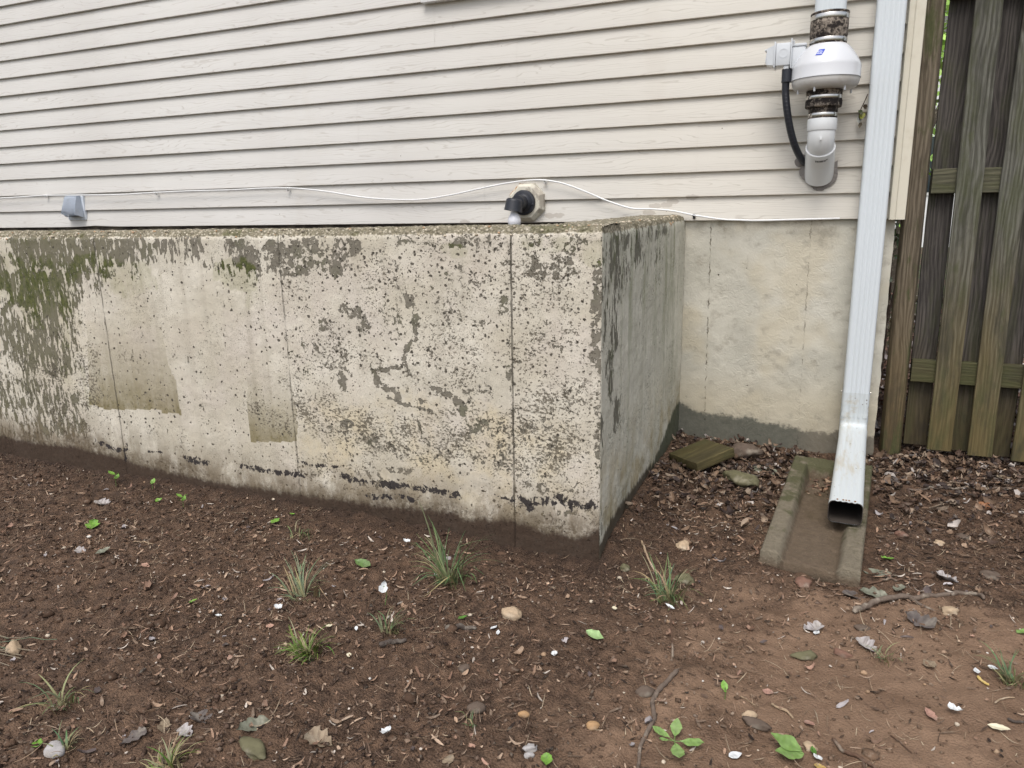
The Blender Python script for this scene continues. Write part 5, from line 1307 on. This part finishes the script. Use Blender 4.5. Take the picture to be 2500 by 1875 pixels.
# white petals
for i, ((x, y), s, kind, lab) in enumerate(D['petals']):
    rs = random.Random(200 + i); wh = [(.66, .68, .68), (.52, .53, .53)] if 'cream' not in lab and 'bone' not in lab else [(.70, .64, .46), (.64, .58, .42)]
    s *= .8; V, F, C = leaf_mesh('oval' if kind != 'folded' else 'lobed', s, wh, .3 if kind == 'flat' else .9, 500 + i, 8); V = [(a * (1.15 if 'round' in lab else .8 if ('long' in lab or 'narrow' in lab or 'slim' in lab) else 1), b - s * .5, c) for a, b, c in V]
    h = .007 if kind == 'flat' else .012
    rot = (rad(rs.uniform(-12, 12)), rad(rs.uniform(-12, 12)), rs.uniform(0, 6.28))
    if i == 0: h = .055; rot = (rad(55), rad(10), rad(20))
    if i == 6: h = .048; rot = (rad(10), rad(10), rad(75))
    o = mk('white_petal', V, F, C, MAT['petal'], sit(x, y, h), rot); tag(o, lab, 'petal', 'white petals and bits on the soil')
    if i == 0:
        Mi = (Matrix.Translation(o.location) @ o.rotation_euler.to_matrix().to_4x4()).inverted(); gl = sit(x, y, -.004); top_ = Vector(o.location)
        mb = MB(); mb.tube([Mi @ Vector(gl), Mi @ (top_.lerp(Vector(gl), .45) + Vector((.006, .003, 0))), Mi @ top_], .0012, 6); mb.build('stem', bpy.data.materials['green_stem'], o)

# stones
SC = {'tan': (.44, .33, .22), 'dark': (.115, .085, .065), 'red': (.19, .105, .075), 'moss': (.135, .125, .07), 'orange': (.38, .235, .12), 'white': (.40, .38, .37)}
for i, ((x, y), s, fl, kind, lab) in enumerate(D['stones']):
    random.seed(900 + i); big = 1.45 if i in (1, 2) else 1.0
    s = s * (.72 if 'smooth' in lab else .85 if 'pebble' in lab else 1); bm = stone_verts(s * .5 * big, fl, i * 1.7 + 2, 3, .22 if 'oval' in lab or 'round' in lab else .5)
    if 'oval' in lab or 'long' in lab or 'flat' in lab:
        for v in bm.verts: v.co.x *= 1.25; v.co.y *= .8
    me = bpy.data.meshes.new('stone'); bm.to_mesh(me); bm.free(); cattr(me, np.array([SC[kind]] * len(me.vertices))); smooth(me, 180)
    o = link('stone', me, MAT['stone']); o.location = sit(x, y, s * .5 * fl * (.35 if i not in (1, 2) else 1.0) + (.012 if i in (1, 2) else 0)); o.rotation_euler = (0, 0, rad(-35 if i == 1 else random.uniform(-30, 30))); tag(o, lab, 'stone', 'stones on the soil')

# fallen leaves
LC = {'greygreen': [(.20, .205, .155), (.15, .155, .11)], 'tan': [(.27, .21, .145), (.19, .14, .095)], 'white': [(.40, .37, .36), (.24, .21, .20)], 'grey': [(.13, .11, .10), (.085, .07, .065)], 'rust': [(.27, .125, .06), (.20, .09, .045)], 'pink': [(.36, .21, .16), (.30, .17, .13)], 'yellow': [(.52, .37, .11), (.26, .14, .09)]}
for i, ((x, y), s, kind, col, lab) in enumerate(D['leaves']):
    rs = random.Random(600 + i); s *= .86 if y > -1.75 else .72; V, F, C = leaf_mesh(kind, s * 1.15, LC[col], .7 if 'curled' in lab or 'crumpled' in lab or 'torn' in lab or 'folded' in lab else .28, 40 + i, 16); V = [(a, b - s * .5, c) for a, b, c in V]
    o = mk('fallen_leaf', V, F, C, MAT['dryleaf'], sit(x, y, .004), (rad(rs.uniform(-14, 14)), rad(rs.uniform(-14, 14)), rs.uniform(0, 6.28))); tag(o, lab, 'leaf', 'large dead leaves on the soil')

# sticks
KC = {'bark': (.155, .12, .095), 'brown': (.115, .07, .048), 'tan': (.34, .25, .165), 'dark': (.085, .068, .058), 'yellow': (.55, .40, .13)}
for i, (pts, wd, col, lab) in enumerate(D['sticks']):
    random.seed(700 + i); P = spline([(a, b, 0) for a, b in pts], 7); n = len(P)
    Q, Rr = [], []
    for k, p in enumerate(P):
        t = k / (n - 1); rr = wd * .5 * (1 - .45 * t if i in (0, 6) else 1 - .2 * t) * (1 + .22 * mnoise.noise(Vector((k * .55, i * 3.1, 0)))); rr *= .55 if k in (0, n - 1) else 1
        Q.append((p[0], p[1], gz1(p[0], p[1]) + rr * (.75 if i not in (6, 7, 8) else .35) + .002 + (.012 * math.sin(t * 7) if i == 0 else 0) * .5)); Rr.append(rr)
    mb = MB(); mb.tube(Q, Rr, 9, jit=.22)
    if i == 0:
        k = int(n * .42); mb.tube([Q[k], (Q[k][0] + .03, Q[k][1] - .03, Q[k][2] - .004), (Q[k][0] + .065, Q[k][1] - .045, Q[k][2] - .008)], [.005, .004, .002], 7, jit=.2)
    me_o = mb.build('stick', MAT['bark'], ang=60); cattr(me_o.data, np.array([KC[col]] * len(me_o.data.vertices))); tag(me_o, lab, 'stick', 'sticks lying on the soil')
(xa, ya), (xb, yb) = D['petal_twig']
mb = MB(); mb.tube([(xa, ya, gz1(xa, ya)), ((xa + xb) / 2, (ya + yb) / 2 + .02, gz1(xa, ya) + .02), (D['petals'][6][0][0], D['petals'][6][0][1], gz1(xa, ya) + .048)], [.0025, .0022, .0016], 7, jit=.3)
o = mb.build('stick', MAT['bark']); cattr(o.data, np.array([KC['brown']] * len(o.data.vertices))); tag(o, 'upright thin twig carrying a long white petal on its tip', 'stick', 'sticks lying on the soil')

# ------------------------------------------------------------------ uncountable litter, crumbs, chips
def in_ground(x, y):
    stairw = (x < XS + .012) & (y > YF - .012)
    housew = (y > -.0) & (x < .27)
    spl = (y > -1.22) & (y < -.36) & (np.abs(x - (.045 + .03 * (y + 1.2) / .8 + .0)) < .148)
    return ~(stairw | housew | spl)
def scatter(n, dens, seed, X=(-3.7, 1.0), Y=(-2.8, .2)):
    r = np.random.default_rng(seed); out = [];
    x = r.uniform(*X, n); y = r.uniform(*Y, n); k = (r.random(n) < dens(x, y)) & in_ground(x, y)
    return x[k], y[k], r
def chips(name, x, y, r, L, W, curl, cols, zoff, tilt, mat, nl=4, nw=2, jag=.0):
    n = len(x); t = np.linspace(0, 1, nl); s = np.linspace(-1, 1, nw)
    T, Sx = np.meshgrid(t, s, indexing='ij'); T = T.ravel(); Sx = Sx.ravel(); m = nl * nw
    wprof = np.sin(np.pi * (.12 + .80 * T)) ** .8
    lx = (T[None] - .5) * L[:, None] + jag * L[:, None] * (r.random((n, m)) - .5); ly = Sx[None] * W[:, None] * .5 * wprof[None] * (1 + .5 * (r.random((n, m)) - .5))
    side = curl * r.uniform(-.3, 1, n)
    lz = side[:, None] * ((T[None] - .5) ** 2 * 4 - .4) * L[:, None] * .5 + (curl * r.uniform(0, 1, n))[:, None] * (Sx[None] ** 2) * W[:, None] * .5 + jag * W[:, None] * (r.random((n, m)) - .5)
    yaw = r.uniform(0, 2 * np.pi, n); tl = r.normal(0, tilt, n); rl = r.normal(0, tilt, n)
    c, s_ = np.cos(rl)[:, None], np.sin(rl)[:, None]; ly, lz = ly * c - lz * s_, ly * s_ + lz * c
    c, s_ = np.cos(tl)[:, None], np.sin(tl)[:, None]; lx, lz = lx * c - lz * s_, lx * s_ + lz * c
    c, s_ = np.cos(yaw)[:, None], np.sin(yaw)[:, None]; gx_ = x[:, None] + lx * c - ly * s_; gy_ = y[:, None] + lx * s_ + ly * c
    gz_ = gz(x, y)[:, None] + lz + zoff(r, n)[:, None]
    V = np.stack([gx_, gy_, gz_], -1).reshape(-1, 3)
    g = (np.arange(nl - 1)[:, None] * nw + np.arange(nw - 1)[None]).ravel(); q = np.stack([g, g + nw, g + nw + 1, g + 1], -1)
    F = (np.arange(n)[:, None, None] * m + q[None]).reshape(-1, 4)
    me = mesh_np(name, V, F); ci = r.choice(len(cols), n, p=[c_[1] for c_ in cols]); base = np.array([c_[0] for c_ in cols])[ci] * r.uniform(.7, 1.25, n)[:, None]
    C = (base[:, None, :] * r.uniform(.85, 1.12, (n, m, 1))).reshape(-1, 3); cattr(me, C); smooth(me, 180)
    return tag(link(name, me, mat), kind='stuff')
def clayf(x, y): return np.clip((x + .75) / .9, 0, 1) * np.clip((-1.05 - y) / .4, 0, 1)
def nook(x, y): return np.clip((x + .62) / .05, 0, 1) * np.clip((y + 1.25) / .5, 0, 1)
# crumbs of soil
x, y, r = scatter(85000, lambda x, y: .75 * (1 - .8 * clayf(x, y)) * (.35 + .65 * (fbm(x * 6, y * 6, 3, 3) > .42)), 1)
n = len(x); s = .0016 + .0062 * r.random(n) ** 2.4
O = np.array([(1, 0, 0), (0, 1, 0), (-1, 0, 0), (0, -1, 0), (0, 0, 1), (0, 0, -1)], float)
OF = np.array([(0, 1, 4), (1, 2, 4), (2, 3, 4), (3, 0, 4), (1, 0, 5), (2, 1, 5), (3, 2, 5), (0, 3, 5)])
V = O[None] * (s[:, None, None] * (1 + .5 * (r.random((n, 6, 3)) - .5))); an = r.uniform(0, 6.28, n); c, s_ = np.cos(an)[:, None], np.sin(an)[:, None]
V = np.stack([V[..., 0] * c - V[..., 1] * s_, V[..., 0] * s_ + V[..., 1] * c, V[..., 2] * .8], -1) + np.stack([x, y, gz(x, y) + s * .2], -1)[:, None]
me = mesh_np('soil_crumbs', V.reshape(-1, 3), (np.arange(n)[:, None, None] * 6 + OF[None]).reshape(-1, 3))
cb_ = np.array([(.052, .033, .024), (.085, .056, .041), (.032, .02, .015), (.13, .09, .066)])[r.choice(4, n, p=[.4, .3, .2, .1])] * r.uniform(.75, 1.25, n)[:, None]
ck = clayf(x, y)[:, None] * .75; cb_ = cb_ * 1.25 * (1 - ck) + ck * np.array((.17, .112, .074)) * r.uniform(.7, 1.2, n)[:, None]
cattr(me, np.repeat(cb_, 6, 0)); smooth(me, 180); tag(link('soil_crumbs', me, MAT['chips']), kind='stuff')
# clods, half sunk
PV, PF, PC, off = [], [], [], 0; random.seed(15)
x, y, r = scatter(3600, lambda x, y: np.clip(.25 + 2.6 * (fbm(x * 3, y * 3, 71, 3) - .42), .05, 1) * (1 - .55 * clayf(x, y)), 17)
for k in range(len(x)):
    s = .0055 + .013 * random.random() ** 2.4; bm = stone_verts(s, .62, k * 1.31 + .7, 1, .6); z = gz1(x[k], y[k]) + s * .12
    PV += [(v.co.x + x[k], v.co.y + y[k], v.co.z + z) for v in bm.verts]; PF += [[off + v.index for v in f.verts] for f in bm.faces]
    q = .75 + .5 * random.random(); ck = float(clayf(x[k], y[k])) * .8; c = tuple(q * ((1 - ck) * a + ck * b) for a, b in zip((.088, .054, .036), (.19, .122, .08))); PC += [c] * len(bm.verts); off += len(bm.verts); bm.free()
me = mesh_np('soil_clods', PV, PF); cattr(me, np.array(PC)); smooth(me, 180); tag(link('soil_clods', me, MAT['chips']), kind='stuff')
# dark shreds of mulch
zo = lambda lo, hi: (lambda r, n: r.uniform(lo, hi, n))
x, y, r = scatter(30000, lambda x, y: .85 * (1 - .75 * clayf(x, y)) * np.clip(.25 + 3.2 * (fbm(x * 4, y * 4, 13, 4) - .42), .15, 1) * np.where(x < XS, np.clip((YF - .05 - y) / .1, .15, 1), 1), 2)
n = len(x); chips('mulch_shreds', x, y, r, .006 + .028 * r.random(n) ** 1.9, .002 + .006 * r.random(n) ** 1.3, .4, [((.066, .043, .030), .30), ((.115, .076, .055), .3), ((.19, .135, .097), .26), ((.030, .021, .017), .14)], zo(.000, .006), .25, MAT['chips'])
# pale shreds, twiglets and flakes
x, y, r = scatter(34000, lambda x, y: .62 * (1 - .35 * clayf(x, y)) * np.where(x < XS, np.clip((YF - .06 - y) / .12, .1, 1), 1) * np.clip(.40 + 3.0 * (fbm(x * 4.5, y * 4.5, 23, 4) - .42), .22, 1.1), 3)
n = len(x); chips('pale_chips', x, y, r, .005 + .030 * r.random(n) ** 2.6, .0016 + .0060 * r.random(n) ** 1.5, .7, [((.28, .18, .122), .40), ((.39, .285, .205), .26), ((.19, .112, .075), .20), ((.48, .42, .36), .14)], zo(.002, .008), .28, MAT['litter'], 5, 3)
x, y, r = scatter(14000, lambda x, y: np.clip(.3 + 3 * (fbm(x * 3.5, y * 3.5, 29, 3) - .42), .15, 1), 4)
n = len(x); chips('straw_bits', x, y, r, .010 + .055 * r.random(n) ** 2.2, .0008 + .0012 * r.random(n), .9, [((.25, .175, .115), .40), ((.13, .08, .055), .38), ((.40, .32, .22), .22)], zo(.003, .009), .12, MAT['litter'], 6, 2)
# bits of torn leaf: broad, crumpled
x, y, r = scatter(3000, lambda x, y: .36 * (1 - .3 * clayf(x, y)) * np.where(x < XS, np.clip((YF - .06 - y) / .1, .05, 1), 1), 5)
n = len(x); chips('leaf_scraps', x, y, r, .007 + .028 * r.random(n) ** 1.8, .005 + .016 * r.random(n) ** 1.6, 1.0, [((.32, .22, .15), .35), ((.24, .15, .105), .25), ((.34, .21, .155), .10), ((.36, .33, .33), .15), ((.11, .085, .08), .15)], zo(.003, .008), .22, MAT['litter'], 5, 4, .14)
# drift of leaves in the corner and below the fence
def drift(x, y):
    a = nook(x, y) * (x < .02) * np.clip((y + 1.2) / .75, .08, 1); b = np.clip((x - .18) / .05, 0, 1) * np.clip((y + .62) / .35, 0, 1)
    b2 = .25 * np.clip((x - .18) / .05, 0, 1) * np.clip((y + 1.0) / .3, 0, 1)
    return np.maximum(np.maximum(a, b), b2)
x, y, r = scatter(16000, lambda x, y: np.clip(drift(x, y), 0, 1) * .58, 6, (-.62, 2.2), (-1.3, .35))
n = len(x); chips('leaf_drift', x, y, r, .014 + .034 * r.random(n) ** 1.4, .007 + .018 * r.random(n) ** 1.3, .9, [((.17, .112, .074), .28), ((.088, .056, .041), .30), ((.27, .205, .15), .15), ((.048, .034, .03), .21), ((.38, .34, .31), .06)], zo(.002, .022), .38, MAT['litter'], 5, 4, .12)
# tiny pale pebbles
PV, PF, PC, off = [], [], [], 0; random.seed(5)
x, y, r = scatter(900, lambda x, y: .55 + .3 * clayf(x, y), 8)
for k in range(len(x)):
    s = .0022 + .0052 * random.random() ** 2; bm = stone_verts(s, .7, k + .3, 1); z = gz1(x[k], y[k]) + s * .35
    PV += [(v.co.x + x[k], v.co.y + y[k], v.co.z + z) for v in bm.verts]; PF += [[off + v.index for v in f.verts] for f in bm.faces]
    b = random.random(); c = (.52, .44, .34) if b > .6 else ((.62, .59, .54) if b > .45 else ((.36, .24, .15) if b > .2 else (.17, .12, .09))); PC += [c] * len(bm.verts); off += len(bm.verts); bm.free()
me = mesh_np('pebbles', PV, PF); cattr(me, np.array(PC)); smooth(me, 180); tag(link('pebbles', me, MAT['stone']), kind='stuff')
# litter lying in the splash block and on the leaf strewn ground beyond the fence
r = np.random.default_rng(31); n = 150; x = r.uniform(-.02, .15, n); y = r.uniform(-.66, -.43, n)
gz_keep = gz
def gz(x, y): return np.full(np.shape(x), -.951) + .03 * np.asarray(y + .4)
chips('leaf_drift', x, y, r, .012 + .022 * r.random(n), .006 + .012 * r.random(n), .7, [((.24, .14, .085), .4), ((.13, .075, .05), .4), ((.34, .24, .16), .2)], zo(.002, .010), .25, MAT['litter'], 5, 4, .12)
gz = gz_keep
r = np.random.default_rng(33); n = 5000; x = r.uniform(.2, 3.2, n); y = .25 + 6 * r.random(n) ** 1.3
def gz(x, y): return np.full(np.shape(x), -.985)
chips('leaf_drift', x, y, r, .03 + .05 * r.random(n), .02 + .03 * r.random(n), .9, [((.20, .12, .09), .4), ((.10, .065, .055), .35), ((.40, .36, .35), .25)], zo(.002, .03), .4, MAT['litter'], 5, 4, .12)
gz = gz_keep
# vine leaves
V, F, C = [], [], []
for k, (at, yw, pt, L, c) in enumerate([((.0, -.006, .0), 170, -60, .030, (.30, .32, .06)), ((-.010, -.008, .010), 200, -50, .026, (.045, .06, .02)), ((-.008, -.006, -.012), 160, -75, .028, (.42, .43, .40)), ((.006, -.01, .03), 190, -70, .022, (.05, .035, .02)), ((-.004, -.006, -.035), 150, -80, .022, (.20, .17, .12))]):
    v, f, cc = leaf_mesh('lobed', L, [c, c], .4, 80 + k, 8); b = len(V); V += place(v, at, rad(yw), rad(pt)); F += [tuple(q + b for q in ff) for ff in f]; C += cc
mk('leaves', V, F, C, MAT['dryleaf'], (0, 0, 0), None, vine)

# ------------------------------------------------------------------ what shows through the gaps by the post
def foliage(name, parent, c, rx, ry, rz, n, size, cols, seed):
    r = np.random.default_rng(seed); k = 26; cc = r.normal(0, .5, (k, 3)); cl = r.integers(0, k, n)
    p = cc[cl] + r.normal(0, .16, (n, 3)); P = np.stack([c[0] + p[:, 0] * rx, c[1] + p[:, 1] * ry, c[2] + p[:, 2] * rz], -1)
    a = r.normal(0, 1, (n, 3)); a /= np.linalg.norm(a, axis=1)[:, None]; b = np.cross(a, r.normal(0, 1, (n, 3))); b /= np.linalg.norm(b, axis=1)[:, None]; s = size * r.uniform(.6, 1.3, n)[:, None]
    V = np.stack([P - a * s, P + b * s * .5, P + a * s, P - b * s * .5], 1).reshape(-1, 3)
    me = mesh_np(name, V, np.arange(4 * n).reshape(-1, 4)); base = np.array(cols)[r.integers(0, len(cols), n)] * r.uniform(.7, 1.3, n)[:, None]; cattr(me, np.repeat(base, 4, 0))
    return link(name, me, MAT['leaf'], parent)
for i, (x, y, h, rr, lab) in enumerate([(.75, 6.5, 3.4, 1.5, 'light green tree straight behind the gap by the post'), (2.6, 8.5, 4.2, 1.9, 'taller light green tree behind the fence to the right'), (-.4, 11, 5, 2.2, 'far green tree behind the house corner')]):
    t = thing('tree', lab, 'tree', (x, y, -1), 'trees beyond the fence')
    mb = MB(); mb.tube([(0, 0, -.1), (.05, 0, h * .4), (-.05, .05, h * .8)], [.11, .085, .03], 10, jit=.15); mb.tube([(.04, 0, h * .45), (.4, .1, h * .7), (.6, .1, h * .85)], [.05, .03, .012], 8); mb.tube([(.0, 0, h * .5), (-.4, -.1, h * .72), (-.6, .1, h * .9)], [.05, .03, .012], 8)
    o = mb.build('trunk', MAT['bark'], t); cattr(o.data, np.array([(.12, .10, .08)] * len(o.data.vertices)))
    foliage('crown', t, (0, 0, h * .78), rr, rr, h * .42, 1500, .055, [(.42, .66, .14), (.32, .56, .10), (.55, .75, .25)], 50 + i)
sh = thing('shrub', 'round leaved dark shrub just behind the house corner', 'shrub', (.335, 1.5, -1))
foliage('leaves', sh, (0, 0, .85), .05, .2, .42, 140, .03, [(.03, .05, .02), (.05, .07, .03)], 77)
mb = MB(); mb.tube([(0, 0, -.02), (.01, 0, .5), (-.02, 0, 1.1)], [.012, .009, .004], 7); mb.tube([(0, 0, .3), (.06, .02, .8)], [.008, .003], 6); o = mb.build('stem', MAT['bark'], sh); cattr(o.data, np.array([(.07, .05, .04)] * len(o.data.vertices)))
nh = thing('neighbouring_house', 'pale neighbouring house far behind the trees', 'house', (4, 17, -1))
mb = MB(); mb.box(-7, 5, 0, 6, 0, 4.6); mb.build('wall', MAT['white_trim'], nh)
mb = MB(); mb.loft([[(-7.4, -.4, 4.6), (5.4, -.4, 4.6), (5.4, 6.4, 4.6), (-7.4, 6.4, 4.6)], [(-7.4, 2.8, 6.8), (5.4, 2.8, 6.8), (5.4, 3.2, 6.8), (-7.4, 3.2, 6.8)]], True, True); mb.build('roof', mat_simple('grey_shingle', (.10, .095, .09), .9), nh, sm=False)
for wx in (-5, -2.5, 0, 2.5):
    mb = MB(); mb.box(wx, wx + 1.0, -.03, .0, 1.2, 2.6, .01); wf2 = mb.build('window', MAT['white_trim'], nh); mb = MB(); mb.box(wx + .08, wx + .92, -.04, -.031, 1.28, 2.52); mb.build('pane', MAT['glass'], wf2)
